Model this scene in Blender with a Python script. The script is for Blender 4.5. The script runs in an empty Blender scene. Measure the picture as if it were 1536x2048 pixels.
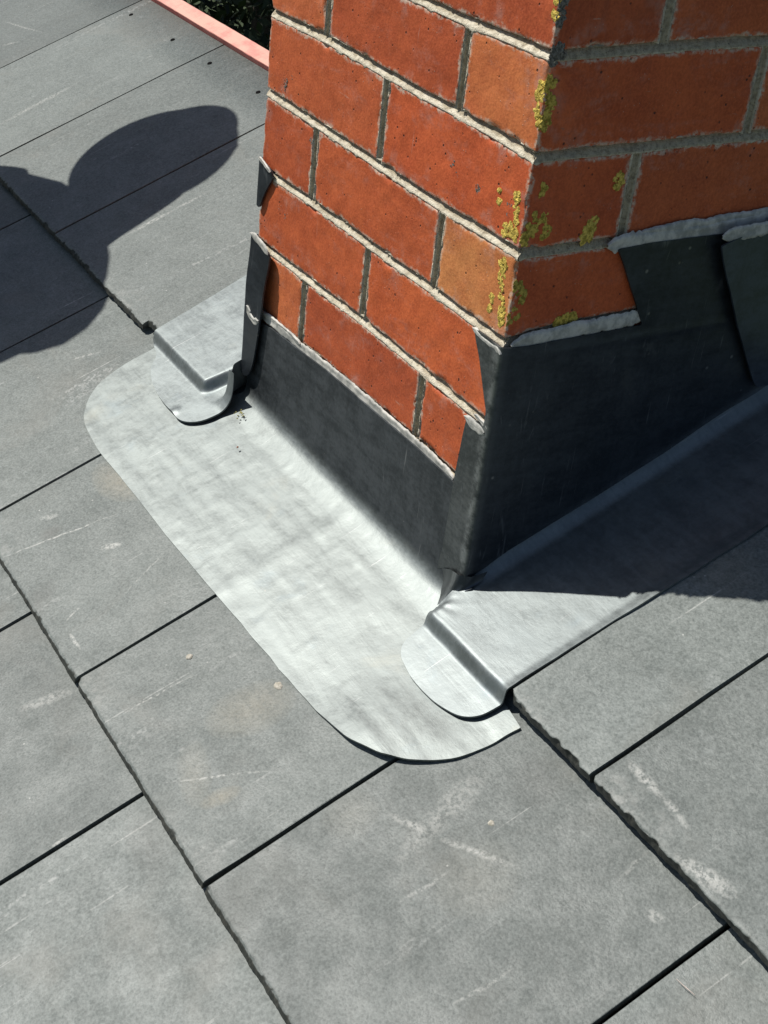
import bpy, math, random
import numpy as np
from mathutils import Matrix, Vector

# ------------------------------------------------------------------ scene, camera, light
sc = bpy.context.scene
COL = sc.collection
cam_d = bpy.data.cameras.new('camera'); cam = bpy.data.objects.new('camera', cam_d); COL.objects.link(cam)
cam_d.sensor_fit = 'VERTICAL'; cam_d.sensor_height = 36.0; cam_d.lens = 49.4986
cam_d.clip_start = 0.02; cam_d.clip_end = 2000
cam.matrix_world = Matrix(((0.513408, -0.495959, 0.700312, 0.82766),
                           (0.851907, 0.196347, -0.485493, -0.67278),
                           (0.10328, 0.845856, 0.523317, 0.24564), (0, 0, 0, 1)))
sc.camera = cam
sc.render.resolution_x = 768; sc.render.resolution_y = 1024

SUN_AZ, SUN_EL = math.radians(39.5), math.radians(55)       # light travels towards +x +y
S = Vector((-math.cos(SUN_EL) * math.cos(SUN_AZ), -math.cos(SUN_EL) * math.sin(SUN_AZ), math.sin(SUN_EL)))
world = bpy.data.worlds.new('World'); sc.world = world; world.use_nodes = True
wn = world.node_tree
for n in list(wn.nodes): wn.nodes.remove(n)
sky = wn.nodes.new('ShaderNodeTexSky'); sky.sky_type = 'NISHITA'; sky.sun_disc = False
sky.sun_elevation = SUN_EL; sky.sun_rotation = math.atan2(S.x, S.y)
bg = wn.nodes.new('ShaderNodeBackground'); bg.inputs['Strength'].default_value = 0.066
wo = wn.nodes.new('ShaderNodeOutputWorld')
wn.links.new(sky.outputs[0], bg.inputs[0]); wn.links.new(bg.outputs[0], wo.inputs[0])
sun_d = bpy.data.lights.new('sun', 'SUN'); sun_d.energy = 4.6; sun_d.angle = math.radians(0.55); sun_d.color = (1, 0.965, 0.905)
sun = bpy.data.objects.new('sun', sun_d); COL.objects.link(sun)
sun.rotation_euler = S.to_track_quat('Z', 'Y').to_euler()
sc.view_settings.view_transform = 'Standard'; sc.view_settings.look = 'None'
sc.view_settings.exposure = 0.0; sc.view_settings.gamma = 1.0
sc.view_settings.use_curve_mapping = False

# ------------------------------------------------------------------ numbers of the place (metres)
TH = 0.419937; CT, ST = math.cos(TH), math.sin(TH); Z0 = -0.489       # roof pitch 24 degrees
rng = random.Random(7)

def RP(x, s, h):                       # roof coordinates: along eaves, up the slope, above the slope
    return np.stack([x + 0 * s, s * CT - h * ST + 0 * x, Z0 + s * ST + h * CT + 0 * x], -1)

# ------------------------------------------------------------------ numpy noise
def _h(i, j, k, seed):
    n = (i.astype(np.int64) * 374761393 + j.astype(np.int64) * 668265263 + k.astype(np.int64) * 2147483647 + seed * 1274126177) & 0xffffffff
    n = ((n ^ (n >> 13)) * 1274126177) & 0xffffffff
    n = ((n ^ (n >> 16)) * 2246822519) & 0xffffffff
    return ((n ^ (n >> 15)) & 0xffff) / 65535.0

def noise(P, sc_=1.0, seed=0):
    P = np.asarray(P, float) * sc_
    if P.shape[-1] == 2: P = np.concatenate([P, np.zeros(P.shape[:-1] + (1,))], -1)
    i = np.floor(P).astype(int); f = P - i; f = f * f * (3 - 2 * f)
    r = 0
    for a in (0, 1):
        for b in (0, 1):
            for c in (0, 1):
                w = (f[..., 0] if a else 1 - f[..., 0]) * (f[..., 1] if b else 1 - f[..., 1]) * (f[..., 2] if c else 1 - f[..., 2])
                r = r + w * _h(i[..., 0] + a, i[..., 1] + b, i[..., 2] + c, seed)
    return r * 2 - 1

def fbm(P, sc_=1.0, seed=0, oct_=3):
    r = 0; a = 1; t = 0
    for o in range(oct_):
        r = r + a * noise(P, sc_ * 2 ** o, seed + 17 * o); t += a; a *= .5
    return r / t

def n1(x, sc_, seed=0, oct_=3):
    x = np.asarray(x, float); return fbm(np.stack([x, 0 * x + .37, 0 * x + .71], -1), sc_, seed, oct_)

def sst(a, b, x):
    t = np.clip((x - a) / (b - a), 0, 1); return t * t * (3 - 2 * t)

# ------------------------------------------------------------------ mesh helpers
def mesh_obj(name, V, F, mat, parent=None, uv=None, smooth=True, attr=None, origin=None, link=True):
    V = np.asarray(V, float).reshape(-1, 3)
    org = np.array(origin if origin is not None else V.mean(0))
    me = bpy.data.meshes.new(name)
    me.from_pydata((V - org).tolist(), [], F if isinstance(F, list) else F.tolist())
    me.polygons.foreach_set('use_smooth', [bool(smooth)] * len(me.polygons))
    if uv is not None:
        uv = np.asarray(uv, float).reshape(-1, 2)
        li = np.empty(len(me.loops), np.int32); me.loops.foreach_get('vertex_index', li)
        me.uv_layers.new(name='uv').data.foreach_set('uv', uv[li].astype(np.float32).ravel())
    if attr is not None:
        for k, v in attr.items():
            a = me.attributes.new(k, 'FLOAT', 'POINT'); a.data.foreach_set('value', np.asarray(v, np.float32).ravel())
    me.update(); me.materials.append(mat)
    o = bpy.data.objects.new(name, me); COL.objects.link(o); o.location = org.tolist()
    if parent is not None:
        o.parent = parent; o.location = (Vector(org.tolist()) - Vector(parent.location))
        if parent.parent is not None: o.location = Vector(org.tolist()) - Vector(parent.location) - Vector(parent.parent.location)
    return o

def empty(name, loc=(0, 0, 0)):
    o = bpy.data.objects.new(name, None); COL.objects.link(o); o.location = loc; o.empty_display_size = .1; return o

def tag(o, label=None, cat=None, group=None, kind=None):
    if label: o['label'] = label
    if cat: o['category'] = cat
    if group: o['group'] = group
    if kind: o['kind'] = kind
    return o

def chaikin(P, n=2, closed=True, keep=()):
    P = [tuple(p) for p in P]
    for _ in range(n):
        Q = []
        m = len(P)
        for i in range(m if closed else m - 1):
            a, b = P[i], P[(i + 1) % m]
            if a in keep: Q.append(a)
            else: Q.append((a[0] * .75 + b[0] * .25, a[1] * .75 + b[1] * .25))
            if b not in keep: Q.append((a[0] * .25 + b[0] * .75, a[1] * .25 + b[1] * .75))
        if not closed: Q = [P[0]] + Q + [P[-1]]
        P = Q
    return P

def inside(X, Y, poly):
    r = np.zeros(X.shape, bool); n = len(poly)
    for i in range(n):
        x1, y1 = poly[i]; x2, y2 = poly[(i + 1) % n]
        if y1 == y2: continue
        c = ((y1 > Y) != (y2 > Y)) & (X < (x2 - x1) * (Y - y1) / (y2 - y1) + x1)
        r ^= c
    return r

def nearest(X, Y, poly, closed=True):
    best = np.full(X.shape, 1e9); bx = X.copy(); by = Y.copy(); n = len(poly)
    for i in range(n if closed else n - 1):
        x1, y1 = poly[i]; x2, y2 = poly[(i + 1) % n]
        dx, dy = x2 - x1, y2 - y1; L = dx * dx + dy * dy + 1e-18
        t = np.clip(((X - x1) * dx + (Y - y1) * dy) / L, 0, 1)
        qx, qy = x1 + t * dx, y1 + t * dy; d = (X - qx) ** 2 + (Y - qy) ** 2
        m = d < best; best = np.where(m, d, best); bx = np.where(m, qx, bx); by = np.where(m, qy, by)
    return bx, by, np.sqrt(best)

def sheet(name, poly, cell, Fm, disp, thick, mat, parent=None, flip=False, upturn=None):
    """A curved sheet of real thickness: the outline poly in (a, b), mapped by Fm(a, b), raised by disp(a, b, d)."""
    PW = np.array(poly); poly = [(float(p[0] + .0007 * w1), float(p[1] + .0007 * w2)) for p, w1, w2 in zip(PW, noise(PW, 61, 3), noise(PW, 61, 4))]
    P = np.array(poly); lo, hi = P.min(0), P.max(0)
    xs = np.arange(lo[0] - cell, hi[0] + cell * 2, cell); ys = np.arange(lo[1] - cell, hi[1] + cell * 2, cell)
    X, Y = np.meshgrid(xs, ys, indexing='ij')
    cx, cy = (X[:-1, :-1] + X[1:, 1:]) / 2, (Y[:-1, :-1] + Y[1:, 1:]) / 2
    K = inside(cx, cy, poly)
    Kp = np.zeros((K.shape[0] + 2, K.shape[1] + 2), bool); Kp[1:-1, 1:-1] = K
    cnt = Kp[:-1, :-1].astype(int) + Kp[1:, :-1] + Kp[:-1, 1:] + Kp[1:, 1:]
    used = cnt > 0; bnd = used & (cnt < 4)
    nx, ny, nd = nearest(X, Y, poly)
    X = np.where(bnd, nx, X); Y = np.where(bnd, ny, Y)
    idx = -np.ones(X.shape, int); idx[used] = np.arange(used.sum())
    a, b, d = X[used], Y[used], np.where(bnd, 0, nd)[used]
    e = 1e-4
    p = Fm(a, b); da = Fm(a + e, b) - p; db = Fm(a, b + e) - p
    N = np.cross(da, db); N /= np.linalg.norm(N, axis=1)[:, None] + 1e-12
    if flip: N = -N
    top = p + N * disp(a, b, d)[:, None]
    bot = top - N * thick
    n = len(a)
    ki, kj = np.nonzero(K)
    q = np.stack([idx[ki, kj], idx[ki + 1, kj], idx[ki + 1, kj + 1], idx[ki, kj + 1]], 1)
    if flip: q = q[:, ::-1]
    F = q.tolist() + (q[:, ::-1] + n).tolist()
    # walls
    ed = {}
    for f in q.tolist():
        for i in range(4): ed[(f[i], f[(i + 1) % 4])] = 1
    be = [(u, v) for (u, v) in ed if (v, u) not in ed]; bi = sorted({i for e_ in be for i in e_}); mpw = {g_: 2 * n + i for i, g_ in enumerate(bi)}; nb_ = len(bi)
    for (u, v) in be: F.append([mpw[v], mpw[u], mpw[u] + nb_, mpw[v] + nb_])
    uv = np.stack([a, b], 1); bi = np.array(bi)
    return mesh_obj(name, np.concatenate([top, bot, top[bi], bot[bi]]), F, mat, parent, uv=np.concatenate([uv, uv, uv[bi], uv[bi]]), attr={'edge': np.concatenate([d, d, d[bi], d[bi]]), 'upturn': (lambda f_: np.concatenate([f_, f_, f_[bi], f_[bi]]))(upturn(a, b) if upturn else 0 * a)})

# ------------------------------------------------------------------ materials
def new_mat(name):
    m = bpy.data.materials.new(name); m.use_nodes = True; nt = m.node_tree
    for n in list(nt.nodes): nt.nodes.remove(n)
    out = nt.nodes.new('ShaderNodeOutputMaterial'); b = nt.nodes.new('ShaderNodeBsdfPrincipled')
    nt.links.new(b.outputs[0], out.inputs[0]); return m, nt, b

class G:
    """tiny node-graph helper"""
    def __init__(s, nt): s.nt = nt
    def n(s, t, **k):
        o = s.nt.nodes.new(t)
        for a, v in k.items(): setattr(o, a, v)
        return o
    def l(s, a, b): s.nt.links.new(a, b)
    def val(s, x, inp):
        if hasattr(x, 'is_output'): s.l(x, inp)
        else: inp.default_value = x
    def math(s, op, a, b=0.0, c=None, clamp=False):
        o = s.n('ShaderNodeMath', operation=op, use_clamp=clamp); s.val(a, o.inputs[0]); s.val(b, o.inputs[1])
        if c is not None: s.val(c, o.inputs[2])
        return o.outputs[0]
    def mp(s, vec, scale=(1, 1, 1), rot=(0, 0, 0), loc=(0, 0, 0)):
        o = s.n('ShaderNodeMapping'); s.l(vec, o.inputs['Vector']); o.inputs['Scale'].default_value = scale
        o.inputs['Rotation'].default_value = rot; s.val(loc, o.inputs['Location']); return o.outputs[0]
    def noise(s, vec, scale, detail=4, rough=.55, dist=0.0):
        o = s.n('ShaderNodeTexNoise'); s.l(vec, o.inputs['Vector']); o.inputs['Scale'].default_value = scale
        o.inputs['Detail'].default_value = detail; o.inputs['Roughness'].default_value = rough; o.inputs['Distortion'].default_value = dist
        return o.outputs['Fac']
    def voro(s, vec, scale, feature='F1', rnd=1.0):
        o = s.n('ShaderNodeTexVoronoi', feature=feature); s.l(vec, o.inputs['Vector']); o.inputs['Scale'].default_value = scale
        o.inputs['Randomness'].default_value = rnd; return o
    def rng(s, v, a, b, c=0.0, d=1.0, t='SMOOTHSTEP'):
        o = s.n('ShaderNodeMapRange', interpolation_type=t); s.val(v, o.inputs[0]); o.inputs[1].default_value = a; o.inputs[2].default_value = b
        o.inputs[3].default_value = c; o.inputs[4].default_value = d; return o.outputs[0]
    def mix(s, f, a, b, mode='MIX'):
        o = s.n('ShaderNodeMix', data_type='RGBA', blend_type=mode); s.val(f, o.inputs[0])
        for x, i in ((a, 6), (b, 7)):
            if hasattr(x, 'is_output'): s.l(x, o.inputs[i])
            else: o.inputs[i].default_value = (x[0], x[1], x[2], 1)
        return o.outputs[2]
    def bump(s, h, strength, dist, nrm=None):
        o = s.n('ShaderNodeBump'); o.inputs['Strength'].default_value = strength; o.inputs['Distance'].default_value = dist
        s.l(h, o.inputs['Height'])
        if nrm is not None: s.l(nrm, o.inputs['Normal'])
        return o.outputs[0]

def add(g, *a):
    r = a[0]
    for x in a[1:]: r = g.math('ADD', r, x)
    return r

# scuffs, stains and dark patches on the slates: centre (along, up slope), angle, half length, half width, strength
PALE = [(-0.3839, -0.2631, 1.308, 0.0654, 0.0011, 0.55), (-0.1053, -0.2756, 1.493, 0.0365, 0.001, 0.55), (-0.263, -0.2181, 1.972, 0.0297, 0.001, 0.4), (-0.2268, -0.313, -0.014, 0.0141, 0.0016, 0.6), (-0.2641, -0.2998, 1.971, 0.0105, 0.0012, 0.5), (-0.1879, -0.3631, 1.273, 0.0266, 0.006, 0.4), (-0.3269, -0.2298, 1.027, 0.0111, 0.004, 0.6), (-0.4242, -0.2641, 1.101, 0.0102, 0.004, 0.5), (0.1742, -0.167, 0.413, 0.0247, 0.0032, 0.5), (0.2265, -0.1415, 0.483, 0.0336, 0.003, 0.5), (0.1794, -0.1424, -1.322, 0.0523, 0.011, 0.32), (0.2717, -0.0077, 0.0, 0.0218, 0.0042, 0.6), (0.3088, -0.0095, -0.081, 0.0192, 0.003, 0.45), (0.3649, -0.0284, 0.196, 0.027, 0.0065, 0.6), (0.3559, -0.0722, 0.298, 0.0073, 0.004, 0.45), (0.2252, -0.1915, 1.561, 0.02, 0.0018, 0.4), (0.3216, -0.2025, 1.487, 0.0234, 0.0016, 0.45), (0.0171, -0.2743, 0.985, 0.0445, 0.0012, 0.5), (-0.0241, -0.4144, 1.556, 0.0069, 0.002, 0.7), (-1.3764, 0.0932, 1.651, 0.0715, 0.005, 0.35), (-1.7035, 0.1911, 0.24, 0.0631, 0.0022, 0.45), (-1.6603, 0.1491, 0.908, 0.0162, 0.003, 0.5), (-0.8659, 0.0709, 1.586, 0.0331, 0.0035, 0.5), (-0.8662, 0.1308, 1.563, 0.0268, 0.003, 0.35), (-0.673, -0.1179, 1.12, 0.0196, 0.002, 0.4), (0.3137, -0.055, 1.662, 0.017, 0.002, 0.3)]
BEIGE = [(-0.0284, -0.2152, 1.313, 0.0389, 0.024, 0.34), (-0.4172, -0.1799, 0.213, 0.0418, 0.02, 0.45), (0.0392, -0.2813, 1.265, 0.0181, 0.007, 0.45), (0.2441, -0.1551, 0.085, 0.0308, 0.03, 0.15), (0.002, -0.288, 1.218, 0.0137, 0.03, 0.2), (0.1492, 0.1816, 1.49, 0.0266, 0.03, 0.2), (0.129, -0.2016, 1.394, 0.0227, 0.02, 0.15)]
DARK = [(-0.3965, -0.2719, 1.365, 0.013, 0.01, 0.4), (0.1086, -0.3289, 2.849, 0.0368, 0.02, 0.22), (0.0295, -0.3489, -0.167, 0.0425, 0.018, 0.25), (-0.3073, -0.3204, -0.742, 0.03, 0.012, 0.25), (0.2037, -0.0644, -0.25, 0.0268, 0.02, 0.2)]
def marks(g, vec, lst):
    tot = None
    for (x, y, a, L, w, k) in lst:
        mp = g.n('ShaderNodeMapping', vector_type='TEXTURE'); g.l(vec, mp.inputs['Vector'])
        mp.inputs['Location'].default_value = (x, y, 0); mp.inputs['Rotation'].default_value = (0, 0, a); mp.inputs['Scale'].default_value = (L * 1.15, w * 1.3, 1)
        gr = g.n('ShaderNodeTexGradient', gradient_type='SPHERICAL'); g.l(mp.outputs[0], gr.inputs[0])
        v = g.math('MULTIPLY', g.math('POWER', gr.outputs['Fac'], .6), k)
        tot = v if tot is None else g.math('MAXIMUM', tot, v)
    return tot
def mat_slate():
    m, nt, b = new_mat('slate'); g = G(nt)
    uvn = g.n('ShaderNodeUVMap').outputs[0]; oi = g.n('ShaderNodeObjectInfo')
    off = g.math('MULTIPLY', oi.outputs['Random'], 37.0)
    cmb = g.n('ShaderNodeCombineXYZ'); g.l(off, cmb.inputs[2]); g.l(off, cmb.inputs[0])
    uv = g.n('ShaderNodeVectorMath', operation='ADD'); g.l(uvn, uv.inputs[0]); g.l(cmb.outputs[0], uv.inputs[1]); uv = uv.outputs[0]
    big = g.noise(uv, 5, 5, .6); mid = g.noise(uv, 26, 6, .65); fine = g.noise(uv, 170, 3, .75); grain = g.noise(uv, 420, 2, .6)
    streak = g.noise(g.mp(uv, (30, 5, 1), (0, 0, .35)), 1, 5, .65, .4)
    tone = add(g, g.math('MULTIPLY', big, .30), g.math('MULTIPLY', mid, .26), g.math('MULTIPLY', fine, .55), g.math('MULTIPLY', streak, .20), g.math('MULTIPLY', grain, .70))
    tone = g.rng(tone, .82, 1.20, 0, 1, 'LINEAR')
    c = g.mix(tone, (.104, .120, .112), (.218, .240, .226))
    # warm stains and pale bloom
    st = g.rng(g.noise(uv, 7, 4, .6, .8), .52, .72)
    c = g.mix(g.math('MULTIPLY', st, .28), c, (.205, .198, .172))
    bl = g.math('MULTIPLY', g.rng(g.noise(uv, 17, 6, .7), .56, .74), g.rng(fine, .35, .65))
    c = g.mix(g.math('MULTIPLY', bl, .33), c, (.36, .38, .37))
    # pale scuffs in several directions
    sc_tot = None
    for k, (rot, sx, sy, th, w) in enumerate([(.55, 150, 3.2, .70, .5), (-.9, 190, 4.5, .715, .5), (1.35, 120, 3.0, .72, .45)]):
        s1 = g.rng(g.noise(g.mp(uv, (sx, sy, 1), (0, 0, rot), (k * 3.1, 0, 0)), 1, 2, .5, .25), th, th + .06)
        s1 = g.math('MULTIPLY', g.math('MULTIPLY', s1, w), g.rng(g.noise(uv, 14 + 3 * k, 3, .6), .46, .6))
        s1 = g.math('MULTIPLY', s1, g.rng(fine, .3, .6))
        sc_tot = s1 if sc_tot is None else g.math('MAXIMUM', sc_tot, s1)
    c = g.mix(sc_tot, c, (.55, .55, .52))
    for k, (rot, sx, sy, th, w) in enumerate([(.5, 26, 3.0, .64, .55), (-.75, 34, 4.0, .65, .5), (1.5, 40, 5.0, .66, .4)]):
        s2 = g.rng(g.noise(g.mp(uv, (sx, sy, 1), (0, 0, rot), (k * 5.3, 1.7, 0)), 1, 4, .6, .6), th, th + .10)
        s2 = g.math('MULTIPLY', s2, g.rng(g.noise(uv, 190, 3, .7), .46, .60))
        c = g.mix(g.math('MULTIPLY', s2, w), c, (.44, .45, .43))
    v = g.voro(uv, 75); sp = g.math('MULTIPLY', g.rng(v.outputs['Distance'], .03, .10, 1, 0), g.rng(g.noise(uv, 21, 3, .6), .55, .66))
    c = g.mix(g.math('MULTIPLY', sp, .7), c, (.6, .6, .56))
    v2 = g.voro(uv, 140); sp2 = g.math('MULTIPLY', g.rng(v2.outputs['Distance'], .04, .10, 1, 0), g.rng(g.noise(uv, 33, 3, .6), .56, .66))
    c = g.mix(g.math('MULTIPLY', sp2, .6), c, (.05, .045, .045))
    wz = g.n('ShaderNodeTexNoise'); g.l(uvn, wz.inputs['Vector']); wz.inputs['Scale'].default_value = 28; wz.inputs['Detail'].default_value = 3
    dv = g.n('ShaderNodeVectorMath', operation='MULTIPLY_ADD'); g.l(wz.outputs['Color'], dv.inputs[0]); dv.inputs[1].default_value = (.008, .008, 0); g.l(uvn, dv.inputs[2])
    dv2 = g.n('ShaderNodeVectorMath', operation='SUBTRACT'); g.l(dv.outputs[0], dv2.inputs[0]); dv2.inputs[1].default_value = (.004, .004, 0); wv = g.mp(dv2.outputs[0], (1, 1, 0))
    rag = g.rng(g.noise(uv, 230, 4, .75), .40, .60)
    c = g.mix(g.math('MULTIPLY', marks(g, wv, BEIGE), g.rng(fine, .3, .6, .5, 1)), c, (.33, .29, .21))
    c = g.mix(marks(g, wv, DARK), c, (.10, .095, .085))
    c = g.mix(g.math('MULTIPLY', g.math('MULTIPLY', marks(g, wv, PALE), 1.25), rag, clamp=True), c, (.60, .60, .56))
    # each slate its own shade
    tint = g.rng(oi.outputs['Random'], 0, 1, .84, 1.06, 'LINEAR')
    c = g.mix(1.0, c, (1, 1, 1), 'MULTIPLY'); hs = g.n('ShaderNodeHueSaturation'); g.l(c, hs.inputs['Color']); g.l(tint, hs.inputs['Value']); c = hs.outputs[0]
    # broken edges are dirty and darker
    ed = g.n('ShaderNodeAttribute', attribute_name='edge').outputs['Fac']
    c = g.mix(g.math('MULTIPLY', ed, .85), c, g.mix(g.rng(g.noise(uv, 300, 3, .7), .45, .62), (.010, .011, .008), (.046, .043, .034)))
    wt = g.n('ShaderNodeAttribute', attribute_name='wear_lit').outputs['Fac']
    wt = g.math('MULTIPLY', wt, g.rng(g.noise(uv, 60, 5, .7), .46, .62))
    c = g.mix(g.math('MULTIPLY', wt, .40), c, (.46, .46, .43))
    g.l(c, b.inputs['Base Color'])
    g.l(g.rng(mid, .3, .7, .62, .5), b.inputs['Roughness']); b.inputs['Specular IOR Level'].default_value = .45
    hgt = add(g, g.math('MULTIPLY', grain, .35), g.math('MULTIPLY', fine, .8), g.math('MULTIPLY', mid, 1.6))
    g.l(g.bump(hgt, .55, .0012), b.inputs['Normal'])
    return m

def mat_brick():
    m, nt, b = new_mat('brick'); g = G(nt)
    ge = g.n('ShaderNodeNewGeometry').outputs['Position']; oi = g.n('ShaderNodeObjectInfo')
    P = ge
    big = g.noise(P, 14, 4, .6); mid = g.noise(P, 60, 5, .65); fine = g.noise(P, 420, 3, .6)
    col = oi.outputs['Color']
    fl_ = g.n('ShaderNodeAttribute', attribute_name='flash').outputs['Fac']
    col = g.mix(g.math('MULTIPLY', fl_, g.rng(big, .25, .6, .6, 1)), col, (.62, .225, .075))
    t = add(g, g.math('MULTIPLY', big, .5), g.math('MULTIPLY', mid, .5))
    lo = g.mix(1.0, col, (.80, .74, .72), 'MULTIPLY'); hi = g.mix(1.0, col, (1.18, 1.28, 1.26), 'MULTIPLY')
    c = g.mix(g.rng(t, .34, .66), lo, hi)
    fin2 = g.noise(P, 230, 3, .7); c = g.mix(g.math('MULTIPLY', g.rng(fin2, .60, .40), .34), c, g.mix(1.0, col, (.62, .52, .5), 'MULTIPLY'))
    c = g.mix(g.math('MULTIPLY', g.rng(fine, .40, .65), .40), c, g.mix(1.0, col, (1.35, 1.5, 1.6), 'MULTIPLY'))
    # pale scratches, drawn wire marks
    sc_ = g.rng(g.noise(g.mp(P, (40, 40, 400), (0, .9, .3)), 1, 2, .5, .5), .70, .76)
    c = g.mix(g.math('MULTIPLY', g.math('MULTIPLY', sc_, .35), g.rng(g.noise(P, 30, 3, .6), .5, .62)), c, (.62, .42, .32))
    sc2 = g.rng(g.noise(g.mp(P, (260, 260, 14)), 1, 2, .5, .3), .68, .76)
    c = g.mix(g.math('MULTIPLY', g.math('MULTIPLY', sc2, .4), g.rng(g.noise(P, 22, 3, .6), .52, .64)), c, (.55, .33, .25))
    # lime bloom near the mortar
    ed = g.n('ShaderNodeAttribute', attribute_name='edge').outputs['Fac']
    edn = g.math('ADD', ed, g.math('MULTIPLY', g.math('SUBTRACT', g.noise(P, 70, 5, .7), .5), .016))
    lime = g.math('MULTIPLY', g.rng(edn, .0005, .0042, 1, 0), g.rng(g.noise(P, 190, 3, .7), .36, .58))
    c = g.mix(g.math('MULTIPLY', lime, .80), c, (.66, .56, .44))
    bloom = g.math('MULTIPLY', g.rng(ed, .004, .03, 1, 0), g.rng(g.noise(P, 38, 4, .6), .54, .72))
    c = g.mix(g.math('MULTIPLY', bloom, .30), c, (.5, .38, .34))
    hz = g.math('MULTIPLY', g.rng(g.noise(g.mp(P, (1, 1, 3)), 12, 5, .65, .5), .52, .72), g.rng(g.noise(P, 150, 3, .7), .35, .65))
    c = g.mix(g.math('MULTIPLY', hz, .20), c, (.58, .46, .42))
    dk_ = g.rng(g.noise(P, 19, 5, .7, .4), .58, .74)
    c = g.mix(g.math('MULTIPLY', dk_, .35), c, (.20, .055, .030))
    # pits and soot specks
    v = g.voro(P, 115); pit = g.math('MULTIPLY', g.rng(v.outputs['Distance'], .07, .17, 1, 0), g.rng(g.noise(P, 45, 2, .5), .51, .57))
    c = g.mix(g.math('MULTIPLY', pit, .85), c, (.03, .018, .014))
    v3 = g.voro(P, 210); wh = g.math('MULTIPLY', g.rng(v3.outputs['Distance'], .05, .15, 1, 0), g.rng(g.noise(P, 37, 2, .5), .52, .62))
    c = g.mix(g.math('MULTIPLY', wh, .55), c, (.62, .46, .36))
    sm = g.math('MULTIPLY', g.rng(g.noise(P, 26, 5, .7), .66, .74), g.rng(g.noise(P, 500, 2, .6), .45, .6))
    c = g.mix(g.math('MULTIPLY', sm, .7), c, (.16, .14, .12))
    g.l(c, b.inputs['Base Color']); b.inputs['Roughness'].default_value = .62; b.inputs['Specular IOR Level'].default_value = .35
    h = add(g, g.math('MULTIPLY', fine, .5), g.math('MULTIPLY', mid, .7), g.math('MULTIPLY', pit, -1.6), g.math('MULTIPLY', wh, .5))
    g.l(g.bump(h, .6, .0011), b.inputs['Normal'])
    return m

def mat_mortar():
    m, nt, b = new_mat('mortar'); g = G(nt); P = g.n('ShaderNodeNewGeometry').outputs['Position']
    n = g.noise(P, 240, 4, .7); n2 = g.noise(P, 40, 3, .6)
    c = g.mix(g.rng(n, .30, .62), (.26, .215, .145), (.50, .43, .30))
    c = g.mix(g.math('MULTIPLY', g.rng(n2, .5, .7), .4), c, (.42, .38, .30))
    rc = g.n('ShaderNodeAttribute', attribute_name='wear_lit').outputs['Fac']
    c = g.mix(g.math('MULTIPLY', rc, g.math('MULTIPLY', g.rng(n, .25, .55, .45, .95), g.rng(g.noise(P, 75, 4, .7), .38, .56, .45, 1))), c, (.78, .71, .56))  # pale smears, and sunlight on the front joints put into the colour
    vm = g.voro(P, 260); c = g.mix(g.math('MULTIPLY', g.rng(vm.outputs['Distance'], .08, .22, .8, 0), g.rng(g.noise(P, 90, 2, .6), .44, .56)), c, (.12, .10, .07))
    g.l(c, b.inputs['Base Color']); b.inputs['Roughness'].default_value = .9
    g.l(g.bump(add(g, n, g.math('MULTIPLY', g.noise(P, 800, 2, .6), .6)), .9, .0016), b.inputs['Normal'])
    return m

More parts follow.
